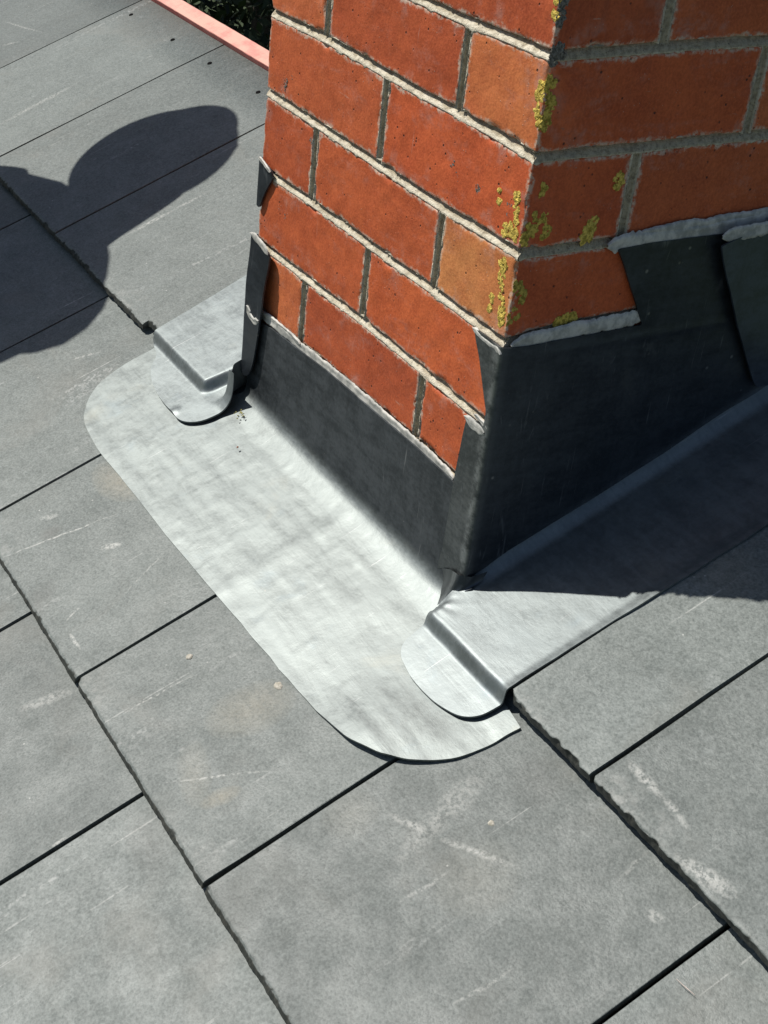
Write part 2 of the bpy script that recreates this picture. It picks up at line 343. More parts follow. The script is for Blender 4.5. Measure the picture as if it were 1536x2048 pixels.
def mat_lead(name, base, rough, metal, streak_rot=0.0, pale=.5, seed=0):
    m, nt, b = new_mat(name); g = G(nt)
    uv0 = g.n('ShaderNodeUVMap').outputs[0]; uv = g.mp(uv0, loc=(seed * 1.7, seed * .9, seed * 2.3))
    n1_ = g.noise(uv, 9, 5, .6, .6); n2 = g.noise(uv, 45, 5, .65); st = g.noise(g.mp(uv, (7, 42, 1), (0, 0, streak_rot)), 1, 5, .62, .9)
    st2 = g.noise(g.mp(uv, (60, 9, 1), (0, 0, streak_rot + .2)), 1, 4, .6, .5); fine = g.noise(uv, 320, 3, .6)
    t = add(g, g.math('MULTIPLY', n1_, .24), g.math('MULTIPLY', n2, .34), g.math('MULTIPLY', st, .26), g.math('MULTIPLY', st2, .16))
    grn = g.noise(uv, 210, 3, .7); t = add(g, t, g.math('MULTIPLY', g.math('SUBTRACT', grn, .5), .34), g.math('MULTIPLY', g.math('SUBTRACT', g.noise(g.mp(uv, (26, 120, 1), (0, 0, streak_rot + .1)), 1, 3, .6, .3), .5), .22))
    t = g.rng(t, .36, .64)
    lo = [x * .83 for x in base]; hi = [min(1, x * 1.15 + .005) for x in base]
    c = g.mix(t, lo, hi)
    c = g.mix(g.math('MULTIPLY', g.rng(n1_, .58, .75), .30 * pale), c, (.36, .34, .27))
    c = g.mix(g.math('MULTIPLY', g.rng(g.noise(uv, 21, 4, .6, .4), .60, .76), .28 * pale), c, (.19, .24, .27))
    fr = g.n('ShaderNodeAttribute', attribute_name='upturn').outputs['Fac']
    c = g.mix(fr, c, g.mix(t, (.052, .060, .066), (.120, .132, .142)))  # darker base colour on the turned-up face, blending in across the fold
    if name == 'lead_upstand':                     # rubbed brighter along the folded corner; sunlight on the front return painted in
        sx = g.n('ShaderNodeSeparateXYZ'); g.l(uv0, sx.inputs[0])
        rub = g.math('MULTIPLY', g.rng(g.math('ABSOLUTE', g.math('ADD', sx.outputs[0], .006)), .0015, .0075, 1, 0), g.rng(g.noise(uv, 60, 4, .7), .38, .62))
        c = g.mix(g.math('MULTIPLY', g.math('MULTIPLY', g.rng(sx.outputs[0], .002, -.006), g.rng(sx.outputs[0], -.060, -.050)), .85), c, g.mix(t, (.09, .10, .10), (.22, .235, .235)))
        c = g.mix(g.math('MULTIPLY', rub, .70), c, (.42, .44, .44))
        sca = g.math('MULTIPLY', g.rng(g.noise(g.mp(uv, (70, 16, 1), (0, 0, .9)), 1, 3, .55, 1.2), .60, .70), g.rng(g.noise(uv, 15, 3, .6), .50, .66))
        c = g.mix(g.math('MULTIPLY', sca, .60), c, (.30, .32, .34))
        vs = g.voro(uv, 40); c = g.mix(g.math('MULTIPLY', g.math('MULTIPLY', g.rng(vs.outputs['Distance'], .02, .10, 1, 0), g.rng(g.noise(uv, 11, 2, .5), .48, .58)), .6), c, (.45, .45, .44))
    # bright and dark scratches, chalk specks
    tot = None
    for k, (rot, sx, sy, th) in enumerate([(.5, 260, 7, .70), (-.35, 330, 9, .71), (1.2, 290, 8, .705)]):
        s1 = g.math('MULTIPLY', g.rng(g.noise(g.mp(uv, (sx, sy, 1), (0, 0, rot), (k, k * 2, 0)), 1, 2, .5, .2), th, th + .05), g.rng(g.noise(uv, 23 + 5 * k, 3, .6), .48, .6))
        tot = s1 if tot is None else g.math('MAXIMUM', tot, s1)
    c = g.mix(g.math('MULTIPLY', tot, .5 if pale > .6 else .22), c, (.42, .43, .43))
    v = g.voro(uv, 90); sp = g.math('MULTIPLY', g.rng(v.outputs['Distance'], .03, .11, 1, 0), g.rng(g.noise(uv, 18, 3, .6), .56, .66))
    c = g.mix(g.math('MULTIPLY', sp, .6), c, (.34, .33, .31))
    g.l(c, b.inputs['Base Color']); b.inputs['Metallic'].default_value = metal
    g.l(g.rng(t, 0, 1, rough - .05, rough + .07, 'LINEAR'), b.inputs['Roughness'])
    h = add(g, g.math('MULTIPLY', n2, 1.2), g.math('MULTIPLY', st, 1.0), g.math('MULTIPLY', fine, .12), g.math('MULTIPLY', n1_, 1.5), g.math('MULTIPLY', tot, .25))
    g.l(g.bump(h, .16, .0018), b.inputs['Normal'])
    return m

def mat_simple(name, a, b_, scale=60, rough=.7, bump=.4, bd=.001, stretch=(1, 1, 1), spec=.5, metal=0):
    m, nt, b = new_mat(name); g = G(nt); P = g.mp(g.n('ShaderNodeNewGeometry').outputs['Position'], stretch)
    n = g.noise(P, scale, 5, .65); c = g.mix(g.rng(n, .35, .65), a, b_); g.l(c, b.inputs['Base Color'])
    b.inputs['Roughness'].default_value = rough; b.inputs['Specular IOR Level'].default_value = spec; b.inputs['Metallic'].default_value = metal
    g.l(g.bump(n, bump, bd), b.inputs['Normal']); return m

def mat_person():
    return (mat_simple('work_fleece', (.03, .04, .07), (.05, .06, .10), 200, .9), mat_simple('work_trousers', (.05, .05, .05), (.09, .085, .08), 150, .9),
            mat_simple('skin', (.50, .30, .22), (.58, .36, .27), 30, .5), mat_simple('dark_hair', (.03, .02, .015), (.06, .04, .03), 300, .6),
            mat_simple('boot_leather', (.10, .06, .035), (.16, .1, .06), 80, .5))

M_SLATE = mat_slate(); M_BRICK = mat_brick(); M_MORTAR = mat_mortar()
M_APRON = mat_lead('lead_apron', (.232, .256, .250), .52, .74, .55, 1.0, 0)
M_LEADR = mat_lead('lead_flange', (.230, .256, .256), .52, .74, .3, 1.0, 3)
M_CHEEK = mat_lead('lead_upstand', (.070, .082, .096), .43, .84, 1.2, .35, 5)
M_SEAL = mat_simple('sealant', (.34, .34, .31), (.64, .62, .56), 90, .55, .3, .0008)
M_LICHEN = None

# ------------------------------------------------------------------ ROOF
roof = empty('roof', (0, 0, Z0)); tag(roof, kind='structure')

def row_h(k, s, tail):                           # height of the upper surface of a course above the roof plane
    if k == 1: return .0135 - .0135 * (s - tail) / .425
    return .004 - .009 * (s - tail) / .292

TAIL = {1: -.038, 2: -.330, 3: -.622, 4: -.914, 5: -1.206, 6: -1.498}

def slate(k, x0, x1, lift=0.0, thick=.0065, hi=True, head=None, skewl=0.0, skewr=0.0, chips=(), seed=0, s_tail=None, rough=1.0, bevel=.0034):
    tail = TAIL[k] if s_tail is None else s_tail
    head = (tail + .43 if k > 1 else .389) if head is None else head
    L = head - tail
    step = .0022 if hi else .05
    nx = max(3, int((x1 - x0) / step))
    u = np.linspace(0, 1, nx)
    if hi: u = np.sort(np.concatenate([u, [.002, .005, .995, .998]]))
    nx = len(u); w = x1 - x0
    if hi:
        ta = np.array([.0, .0007, .0018, .0035, .006, .010, .018, .035, .07, .12, .18, .25, .33, L])
        ta = ta[ta <= L]; fr = np.array([.86, .66, .45, .24, .06])
    else:
        ta = np.array([0, .004, L]); fr = np.array([.5])
    xx = x0 + u * w
    loop_d = np.concatenate([ta[::-1], np.zeros(len(fr)), [0.0], [L]])
    loop_f = np.concatenate([np.ones(len(ta)), fr, [0.0], [0.0]])
    m = len(loop_d)
    X, Dd = np.meshgrid(xx, loop_d, indexing='ij'); Ff = np.meshgrid(xx, loop_f, indexing='ij')[1]
    Dd = Dd.copy(); X = X.copy()
    P3 = np.stack([X + seed * 3.17, Dd, Ff * .01], -1)
    near = np.clip(1 - Dd / .02, 0, 1)
    wob = n1(X + seed, 16, 3) * .0009 + n1(X + seed * 2, 110, 5) * .0006
    chip = np.clip(n1(X + seed * 5, 45, 9, 2) - .38, 0, 1) * .007 * rough + np.clip(n1(X + seed * 3, 170, 19, 3) + .10, 0, 1) * .0036 * rough * sst(-.05, .35, n1(X + seed * 2.3, 14, 29, 2)) + np.clip(n1(X + seed, 200, 3, 2), 0, 1) * .0007
    Dn = Dd + near * wob + near * chip * (Ff > .5) * np.clip(1 - Dd / .008, 0, 1)
    # broken tail face: leans in towards the top and is rough
    face = (Dd < 1e-6)
    Dn = Dn + face * (fbm(np.stack([X + seed, Ff * .02, 0 * X], -1), 170, 31) * .0014 * rough + chip * Ff * .7)
    # dressed edge: the face leans out towards the bottom, grimy and a little ragged
    Dn = Dn - np.where(Dd < 1e-6, (1 - Ff) ** .8 * bevel * (1 + .35 * n1(X + seed, 120, 87, 3)), 0)
    if skewl or skewr: X = X + np.where(u[:, None] < .5, skewl, skewr) * Dd * np.abs(u[:, None] * 2 - 1)
    # slightly uneven sides
    side = np.clip(np.abs(u[:, None] - .5) * 2, 0, 1) ** 40
    X = X + side * (n1(Dd + seed * 7, 30, 41) * .0008 + n1(Dd + seed * 9, 150, 43) * .0004)
    for (which, r) in chips:
        cx = x0 if which == 'l' else x1
        t = np.clip(1 - np.abs(X - cx) / r, 0, 1) ** 2 * (.6 + .4 * n1(X, 300, 5))
        Dn = Dn + np.where(Dd < r, t * r * .9, 0) * np.clip(1 - Dd / r, 0, 1)
    s = tail + Dn
    top = row_h(k, s, tail) + lift * (1 - np.clip((s - tail) / .35, 0, 1))
    rnd = np.where(Ff > .99, np.clip(1 - Dd / .003, 0, 1) ** 2 * (.0008 + np.clip(n1(X + seed * 4, 90, 77, 3), 0, 1) * .0022 * rough), 0)
    und = fbm(np.stack([X + seed, s, 0 * s], -1), 9, 12, 2) * .0006
    h = top - (1 - Ff) * thick - rnd + und
    V = RP(X, s, h).reshape(-1, 3)
    I = np.arange(nx * m).reshape(nx, m)
    F = []
    for j in range(m):
        j2 = (j + 1) % m
        F += np.stack([I[:-1, j], I[:-1, j2], I[1:, j2], I[1:, j]], 1).tolist()
    F = [f[::-1] for f in F]
    F.append(I[0, :].tolist()); F.append(I[-1, ::-1].tolist())
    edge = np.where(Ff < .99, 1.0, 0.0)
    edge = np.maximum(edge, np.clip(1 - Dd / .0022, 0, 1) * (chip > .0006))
    wear_lit = np.clip(1 - Dd / .03, 0, 1) * sst(-.1, .3, n1(X + seed * 2.3, 9, 59, 2)) * (Ff > .99)
    o = mesh_obj('slate', V, F, M_SLATE, roof, uv=np.stack([X, s], -1), attr={'edge': edge, 'wear_lit': wear_lit}, smooth=True,
                 origin=RP(np.array((x0 + x1) / 2), np.array(tail), np.array(0.0)))
    return o

def sharp(o):
    for p in o.data.polygons:
        if len(p.vertices) > 4: p.use_smooth = False

# row 1: the top course that the chimney stands in
G2 = .0018
j1 = [-2.80, -2.50, -2.20, -1.902, -1.5785, -1.2640, -.9640, -.6515]
sd = 1
row1 = []
for a, b in zip(j1[:-1], j1[1:]):
    hi = b > -1.95
    o = slate(1, a + G2, b - G2, lift=-.0035 + rng.uniform(-.0006, .0006), thick=.0075, hi=hi, seed=sd, rough=.9); row1.append((o, a, b)); sharp(o); sd += 1
for a, b, hd, lf, s_t in [(-.6515 + G2, -.4760, None, -.001, -.030), (.0, .1235, .10, -.004, -.028)]:
    o = slate(1, a, b, lift=lf, thick=.0075, seed=sd, head=hd, s_tail=s_t); sharp(o); sd += 1
for a, b, ch in [(.1300, .2420, (('l', .006),)), (.2435, .5420, (('l', .004),)), (.5445, .8420, ()), (.8445, 1.142, ()), (1.1445, 1.442, ()), (1.4445, 1.742, ())]:
    o = slate(1, a + .001, b - G2 * .8, lift=.0050 + rng.uniform(-.0008, .0008), thick=.0125, hi=b < .9, seed=sd, chips=ch, rough=.9, bevel=.0004); sharp(o); sd += 1
# lower courses
for k in range(2, 7):
    base = .1075 if k % 2 == 0 else -.0210
    for n in range(-9, 6):
        a = base + .2985 * n + rng.uniform(-.0008, .0008); b = base + .2985 * (n + 1)
        if k == 2: fix = {-4: -1.0755, -3: -.7740, -2: -.4765, -1: -.1800, 0: .1072, 1: .3945}
        elif k == 3: fix = {-1: -.3105, 0: -.0208, 1: .2795}
        else: fix = {}
        a = fix.get(n, a); b = fix.get(n + 1, b)
        vis = (k == 2 and a > -1.5 and b < 1.0) or (k == 3 and a > -1.0 and b < .75)
        gap = .0024 if (k == 3 or a > -.3) else .0020
        ch = (('l', .007),) if (k == 2 and n == -1) else ()
        o = slate(k, a + gap, b - gap, lift=.0022 + rng.uniform(-.0005, .0006), thick=.0068, hi=vis, seed=sd, chips=ch, rough=.35); sharp(o); sd += 1

# nails of the top course, one near each edge of a slate
M_NAIL = mat_simple('nail_metal', (.005, .005, .005), (.012, .012, .012), 400, .95, spec=.05)
nx_ = [(-1.5389, .3400), (-1.3679, .3427), (-1.2251, .3430), (-1.0606, .3460), (-.90, .345), (-.73, .345), (-1.67, .342), (-1.84, .342)]
for (x, s) in nx_:
    par = [o for (o, a, b) in row1 if a < x < b][0]
    t = np.linspace(0, 2 * np.pi, 13)[:-1]
    rings = []
    for r_, hh in ((.0042, .0), (.0036, .0012), (.0018, .0009), (.0004, .0003)):
        rings.append(RP(x + r_ * np.cos(t), s + r_ * np.sin(t), .0012 + hh + 0 * t))
    V = np.concatenate(rings); n = 12
    F = [[r * n + i, r * n + (i + 1) % n, (r + 1) * n + (i + 1) % n, (r + 1) * n + i] for r in range(3) for i in range(n)] + [[3 * n + i for i in range(n)]]
    mesh_obj('nail', V, F, M_NAIL, par)

# deck under the slates and the far slope
M_FELT = mat_simple('roof_felt', (.02, .02, .022), (.04, .04, .045), 50, .9)
RS = .418                                              # ridge line in slope coordinates
ry, rz = RS * CT, Z0 + RS * ST
def dk(s_, h): return (s_ * CT - h * ST, Z0 + s_ * ST + h * CT)
pf_ = [dk(-1.95, -.03), dk(RS, -.03), (ry, rz - .045), (ry, -2.2), (ry - .12, -2.2), (ry - .12, rz - .30), dk(-1.95, -.12)]
V = [(x, y, z) for x in (-3, 1.8) for (y, z) in pf_]; n_ = len(pf_)
F = [[i, (i + 1) % n_, (i + 1) % n_ + n_, i + n_][::-1] for i in range(n_)] + [list(range(n_))[::-1], list(range(n_, 2 * n_))]
mesh_obj('roof_deck', V, F, M_FELT, roof, smooth=False)

# red stained batten along the ridge
def mat_batten():
    m, nt, b = new_mat('red_stained_timber'); g = G(nt); P = g.n('ShaderNodeNewGeometry').outputs['Position']
    gr = g.noise(g.mp(P, (6, 160, 160)), 1, 4, .65, .8); n = g.noise(P, 30, 4, .6)
    c = g.mix(g.rng(gr, .35, .65), (.62, .15, .14), (.72, .27, .24))
    wr = g.n('ShaderNodeAttribute', attribute_name='wear_lit').outputs['Fac']
    c = g.mix(g.math('MULTIPLY', wr, g.rng(n, .3, .6, .30, .85)), c, (.76, .46, .36))  # top face coloured paler than the front face
    c = g.mix(g.rng(g.noise(P, 14, 5, .7), .66, .72), c, (.30, .06, .05))
    g.l(c, b.inputs['Base Color']); b.inputs['Roughness'].default_value = .8
    g.l(g.bump(gr, .4, .001), b.inputs['Normal']); return m
nb = 260; xb = np.linspace(-2.9, -.30, nb)
prof = [(.3905, -.03), (.3905, .0075), (.3910, .0086), (.3945, .0092), (.4165, .0088), (.4178, .0075), (.419, -.03)]
X, J = np.meshgrid(xb, np.arange(len(prof)), indexing='ij'); ps = np.array(prof)
Sx = ps[J, 0] + n1(X, 12, 3) * .0006 + n1(X + J, 90, 8) * .0004; Hx = ps[J, 1] + n1(X + J * .3, 60, 5) * .0004
Vb = RP(X, Sx, Hx); I = np.arange(nb * len(prof)).reshape(nb, -1); m_ = len(prof)
F = []
for j in range(m_):
    j2 = (j + 1) % m_; F += np.stack([I[:-1, j], I[1:, j], I[1:, j2], I[:-1, j2]], 1).tolist()
F = [f[::-1] for f in F]; F += [I[0].tolist(), I[-1, ::-1].tolist()]
bt = mesh_obj('timber_batten', Vb, F, mat_batten(), None, smooth=False, attr={'wear_lit': np.where((J >= 2) & (J <= 4), 1.0, 0.0)})
tag(bt, 'red stained timber batten running along the top edge of the slates', 'batten')

# ------------------------------------------------------------------ CHIMNEY
chim = empty('chimney', (-.22, .33, Z0)); tag(chim, 'orange red brick chimney stack with pale mortar joints rising through the slate roof', 'chimney')
FB = [[(-.44, .0), (-0.1773, -0.0012), (-0.11, -0.0031), (-0.0539, 0.0003), (0, -0.0)],
      [(-.44, -.0747), (-0.3317, -0.0694), (-0.2269, -0.0745), (-0.1624, -0.0756), (-0.1056, -0.073), (-0.0518, -0.0736), (0, -0.0775)],
      [(-.44, -.152), (-0.3327, -0.1515), (-0.2102, -0.1534), (-0.1569, -0.1562), (-0.1101, -0.1575), (-0.0491, -0.1547), (0, -0.1543)],
      [(-.44, -.2323), (-0.3355, -0.2286), (-0.22, -0.2307), (-0.1765, -0.2327), (-0.1079, -0.2297), (-0.0505, -0.2332), (0, -0.2320)],
      [(-.44, -.3097), (-0.4063, -0.3111), (-0.3342, -0.3111), (-0.2669, -0.31), (-0.2207, -0.306), (-0.1804, -0.3063), (-0.1083, -0.3097), (-0.0465, -0.311), (0, -0.3100)],
      [(-.44, -.3880), (-0.3326, -0.3848), (-0.2678, -0.3815), (-0.1629, -0.3799), (-0.1087, -0.3788), (-0.0445, -0.381), (0, -0.381)]]
SB = [[(0, .0), (0.052, 0.001), (0.1039, 0.0028), (0.1691, 0.0036), (0.2202, 0.0038), (.665, .003)],
      [(0, -.0775), (0.0333, -0.0765), (0.1042, -0.0761), (0.1796, -0.0752), (0.2472, -0.0752), (.665, -.076)],
      [(0, -.1543), (0.0401, -0.1545), (0.0816, -0.1543), (0.1082, -0.1542), (0.2231, -0.151), (.665, -.152)],
      [(0, -.2320), (0.055, -0.2250), (0.1369, -0.2245), (.665, -.2245)]]
def nomz(k): return -.0772 * (k - 1) if k <= 6 else -.381 - .077 * (k - 6)
def Zj(k, x, y):
    x = np.asarray(x, float); y = np.asarray(y, float)
    nz = nomz(k); fz = nz + 0 * x; sz = nz + 0 * y; s0 = nz
    if 1 <= k <= 6: p = np.array(FB[k - 1]); fz = .35 * np.interp(x, p[:, 0], p[:, 1]) + .65 * np.polyval(np.polyfit(p[:, 0], p[:, 1], 2), x)
    if 1 <= k <= 4:
        p = np.array(SB[k - 1]); sz = np.interp(y, p[:, 0], p[:, 1]); s0 = p[0, 1]
    elif k in (5, 6): s0 = FB[k - 1][-1][1]; sz = s0 + 0 * y
    return nz + (fz - nz) * np.clip(1 - y / .3, 0, 1) + (sz - s0) * np.clip(1 + x / .3, 0, 1)
HJ = .0041
brick_cols = {}
def brick(k, x0, x1, y0, y1, hi, col, flash=0.0):
    """Brick of the course between bed joints k and k+1; rounded, worn box."""
    w, d, hgt = x1 - x0, y1 - y0, .068
    r = .0016
    def lines(L, fine):
        if not fine: return np.array([0, .0012, L - .0012, L])
        e = np.array([0, .0005, .0012, .0022, .004]); mid = np.linspace(.004, L - .004, max(3, int(L / .0042)))[1:-1]
        return np.concatenate([e, mid, L - e[::-1]])
    lx, ly, lz = lines(w, hi), lines(d, hi and x1 > -.001), lines(hgt, hi)
    V = []; F = []; E = []; FL_ = []; base = 0
    faces = [('y', 0), ('y', 1), ('x', 0), ('x', 1), ('z', 0), ('z', 1)]
    for ax, sgn in faces:
        vis = hi and ((ax == 'y' and sgn == 0) or (ax == 'x' and sgn == 1 and x1 > -.001))
        A, B = {'x': (ly, lz), 'y': (lx, lz), 'z': (lx, ly)}[ax]
        a, b = np.meshgrid(A, B, indexing='ij')
        c = np.full(a.shape, 0.0 if sgn == 0 else {'x': w, 'y': d, 'z': hgt}[ax])
        Lc = {'x': (c, a, b), 'y': (a, c, b), 'z': (a, b, c)}[ax]
        L3 = np.stack(Lc, -1)
        dims = np.array([w, d, hgt])
        rr = r
        q = np.clip(L3, rr, dims - rr); v = L3 - q; ln = np.linalg.norm(v, axis=-1, keepdims=True); L3n = np.where(ln > 0, q + v / np.maximum(ln, 1e-9) * rr, L3)
        fx, fy, fz = L3n[..., 0] / w, L3n[..., 1] / d, L3n[..., 2] / hgt
        wx, wy = x0 + fx * w, y0 + fy * d
        zt = Zj(k, wx, wy) - HJ; zb = Zj(k + 1, wx, wy) + HJ
        W = np.stack([wx, wy, zb + fz * (zt - zb)], -1)
        if hi:
            e1 = np.minimum(np.minimum(a, A[-1] - a), np.minimum(b, B[-1] - b))
            nv = np.stack([noise(W, 70, 1), noise(W, 70, 2), noise(W, 70, 3)], -1) * .0005 + np.stack([noise(W, 240, 4), noise(W, 240, 5), noise(W, 240, 6)], -1) * .00028
            ch = np.clip(fbm(W, 70, 8) - .20, 0, 1) * .009 * np.clip(1 - e1 / .004, 0, 1)
            W = W + nv
            cen = np.array([(x0 + x1) / 2, (y0 + y1) / 2, 0]); cen[2] = (Zj(k, cen[0], cen[1]) + Zj(k + 1, cen[0], cen[1])) / 2
            dirn = cen - W; dirn /= np.linalg.norm(dirn, axis=-1, keepdims=True); W = W + dirn * ch[..., None]
        else: e1 = np.full(a.shape, .02)
        V.append(W.reshape(-1, 3)); E.append(e1.reshape(-1)); FL_.append(np.full(e1.size, flash if ax == 'y' and sgn == 0 else 0.0))
        I = base + np.arange(a.size).reshape(a.shape); base += a.size
        qd = np.stack([I[:-1, :-1].ravel(), I[1:, :-1].ravel(), I[1:, 1:].ravel(), I[:-1, 1:].ravel()], 1)
        flip = (ax == 'y' and sgn == 1) or (ax == 'x' and sgn == 0) or (ax == 'z' and sgn == 0)
        if flip: qd = qd[:, ::-1]
        F += qd.tolist()
    o = mesh_obj('brick', np.concatenate(V), F, M_BRICK, chim, attr={'edge': np.concatenate(E), 'flash': np.concatenate(FL_)})
    o.color = (*col, 1)
    return o

PAL = [(.56, .126, .042), (.52, .108, .035), (.58, .142, .050), (.54, .118, .040), (.47, .094, .032)]
SPEC = {(1, 'c'): (.56, .112, .036), (3, 'c'): (.55, .108, .034), (2, 'c'): (.55, .106, .034), (4, 'c'): (.57, .118, .036)}
FLASH = {1: .45, 3: 1.0}
PX = {1: [-.3290, -.1072], 2: [-.2183], 3: [-.3340, -.1100], 4: [-.2202], 5: [-.3330, -.1083]}
PYc = {1: .221, 2: .1040}
KTOP = -7; KBOT = 12
for k in range(KTOP, KBOT):
    S_row = (k % 2 == 0)
    hi = -1 <= k <= 5
    px = PX.get(k, [-.22] if S_row else [-.3325, -.1075])
    pj = .0047
    xs = [-.44] + px + [0]
    dx = .1025 if S_row else .215
    segs = [(xs[i] + (pj if i else 0), xs[i + 1] - (pj if i < len(xs) - 2 else 0)) for i in range(len(xs) - 1)]
    pyc = PYc.get(k, .1075 if S_row else .22)
    for i, (a, b) in enumerate(segs):
        last, first = i == len(segs) - 1, i == 0
        dep = (pyc - pj) if last else (dx if first else .1025)
        col = SPEC.get((k, 'c')) if last else None
        brick(k, a, b, 0, dep, hi, col or PAL[rng.randrange(len(PAL))], FLASH.get(k, 0) if last else rng.choice([0, 0, .06, .10]))
        # the back row mirrors the front
        if not hi or k > 3 or k < 4:
            y1b = .665; y0b = .665 - (.1025 if S_row else (.215 if (first or last) else .1025))
            brick(k, a, b, y0b, y1b, False, PAL[rng.randrange(len(PAL))])
    inn = [(pyc + pj, pyc + pj + .2106), (pyc + pj * 3 + .2106, .5525)] if S_row else [(pyc + pj, .4403)]
    for (a, b) in inn:
        brick(k, -.1025, 0, a, b, hi and a < .3, PAL[rng.randrange(len(PAL))])
        brick(k, -.44, -.3375, a, b, False, PAL[rng.randrange(len(PAL))])

# mortar: weather struck joints as real relief, recessed under the upper brick, smeared over the lower one
mv, mf, ma = [], [], []
def strip(P0, P1, cen, half, out, up, prof, seed):
    """P0..P1 param grid: cen(t)-> point array, out = outward normal, up = across-joint direction"""
    global mv, mf, ma
    Lg = np.linalg.norm(np.array(P1) - np.array(P0)); nt = max(4, int(Lg / .0017)); t = np.linspace(0, 1, nt)
    w = np.linspace(-1.75, 1.75, 19)
    T, Wd = np.meshgrid(t, w, indexing='ij')
    C = cen(T)
    pos = C + np.array(up) * (Wd * half)[..., None]
    n = fbm(pos, 140, seed, 3); n2 = fbm(pos, 420, seed + 3, 2)
    d, wear_lit = prof(T, Wd, n, n2, pos)
    pos = pos - np.array(out) * d[..., None]
    I = sum(len(a) for a in mv) + np.arange(T.size).reshape(T.shape)
    q = np.stack([I[:-1, :-1].ravel(), I[1:, :-1].ravel(), I[1:, 1:].ravel(), I[:-1, 1:].ravel()], 1)
    nrm = np.cross(np.array(P1, float) - np.array(P0, float), np.array(up, float))
    if np.dot(nrm, out) < 0: q = q[:, ::-1]
    mv.append(pos.reshape(-1, 3)); mf += q.tolist(); ma.append(wear_lit.reshape(-1))

def prof_bed(T, W, n, n2, pos):
    core = -.0001 + .0046 * np.clip((W + .75) / 1.45, 0, 1) ** 1.3 + n * .0004 + n2 * .00035
    cut_lo = 1.02 + .85 * np.clip(fbm(pos[..., :] * [1, 1, 0], 120, 5, 4) + .08, -.04, 1)     # smear over the lower brick
    cut_hi = 1.00 + .60 * np.clip(fbm(pos[..., :] * [1, 1, 0], 110, 25, 3), -.1, 1)
    d = np.where(W < -.9, -.00015 + n2 * .0002, core)
    d = np.where(W > 1.0, -.00015 + n2 * .0002, d)
    d = np.where((W < -cut_lo) | (W > cut_hi), .004, d)
    wear_lit = np.clip(sst(.25, -.35, W + n * .8) + np.where(W > .95, 1, 0), 0, 1)  # lower half pale as if sunlit, painted in; upper rim is smear
    return d, wear_lit
def prof_side(T, W, n, n2, pos):
    d, wear_lit = prof_bed(T, W, n, n2, pos); return d * np.where(np.abs(W) < .9, .8, 1), np.where(np.abs(W) > .85, .7, .0)  # side joints get only pale rims, their shade is put into the colour
def prof_perp(T, W, n, n2, pos):
    A = np.abs(W); core = .0034 - .0026 * sst(.6, 1.0, A) + n * .0006 + n2 * .0004
    cut = 1.05 + .45 * np.clip(fbm(pos[..., :] * [0, 0, 1] + np.sign(W)[..., None] * .4, 100, 5, 3) + .05, -.1, 1)
    d = np.where(A > .95, -.00015 + n2 * .0002, core); d = np.where(A > cut, .004, d)
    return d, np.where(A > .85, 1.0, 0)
for k in range(-2, 7):
    cenf = lambda T, k=k: np.stack([-.4395 + T * .439, 0 * T, Zj(k, -.44 + T * .44, 0 * T)], -1)
    strip((-.44, 0, 0), (0, 0, 0), cenf, HJ, (0, -1, 0), (0, 0, 1), prof_bed, 11 + k)
    cens = lambda T, k=k: np.stack([0 * T, .0005 + T * .42, Zj(k, 0 * T, T * .42)], -1)
    strip((0, 0, 0), (0, .42, 0), cens, HJ, (1, 0, 0), (0, 0, 1), prof_side, 51 + k)
for k in range(-2, 6):
    S_row = (k % 2 == 0)
    for x in PX.get(k, [-.22] if S_row else [-.3325, -.1075]):
        za, zb = float(Zj(k, x, 0)) - HJ * .6, float(Zj(k + 1, x, 0)) + HJ * .6
        c = lambda T: np.stack([x + n1(T + x, 3, 2) * .0012, 0 * T, zb + T * (za - zb)], -1)
        strip((x, 0, zb), (x, 0, za), c, .0047, (0, -1, 0), (1, 0, 0), prof_perp, 5)
    y = PYc.get(k, .1075 if S_row else .22)
    for yy in ([y, y + .22] if S_row else [y]):
        za, zb = float(Zj(k, 0, yy)) - HJ * .6, float(Zj(k + 1, 0, yy)) + HJ * .6
        c = lambda T: np.stack([0 * T, yy + n1(T + yy, 3, 2) * .0012, zb + T * (za - zb)], -1)
        strip((0, yy, zb), (0, yy, za), c, .0047, (1, 0, 0), (0, 1, 0), prof_perp, 6)
# solid core
b0 = sum(len(a) for a in mv); x0, x1, y0, y1, z0_, z1_ = -.436, -.004, .0045, .661, -.9, nomz(KTOP) - .004
cv = [(x0, y0, z0_), (x1, y0, z0_), (x1, y1, z0_), (x0, y1, z0_), (x0, y0, z1_), (x1, y0, z1_), (x1, y1, z1_), (x0, y1, z1_)]
mv.append(np.array(cv)); ma.append(np.zeros(8))
mf += [[b0 + i for i in f] for f in [(3, 2, 1, 0), (4, 5, 6, 7), (0, 1, 5, 4), (1, 2, 6, 5), (2, 3, 7, 6), (3, 0, 4, 7)]]
mesh_obj('mortar', np.concatenate(mv), mf, M_MORTAR, chim, attr={'wear_lit': np.concatenate(ma)})

# ------------------------------------------------------------------ LEAD FLASHINGS
def crown(P, sc_, seed, amp): return fbm(P, sc_, seed, 3) * amp * .55

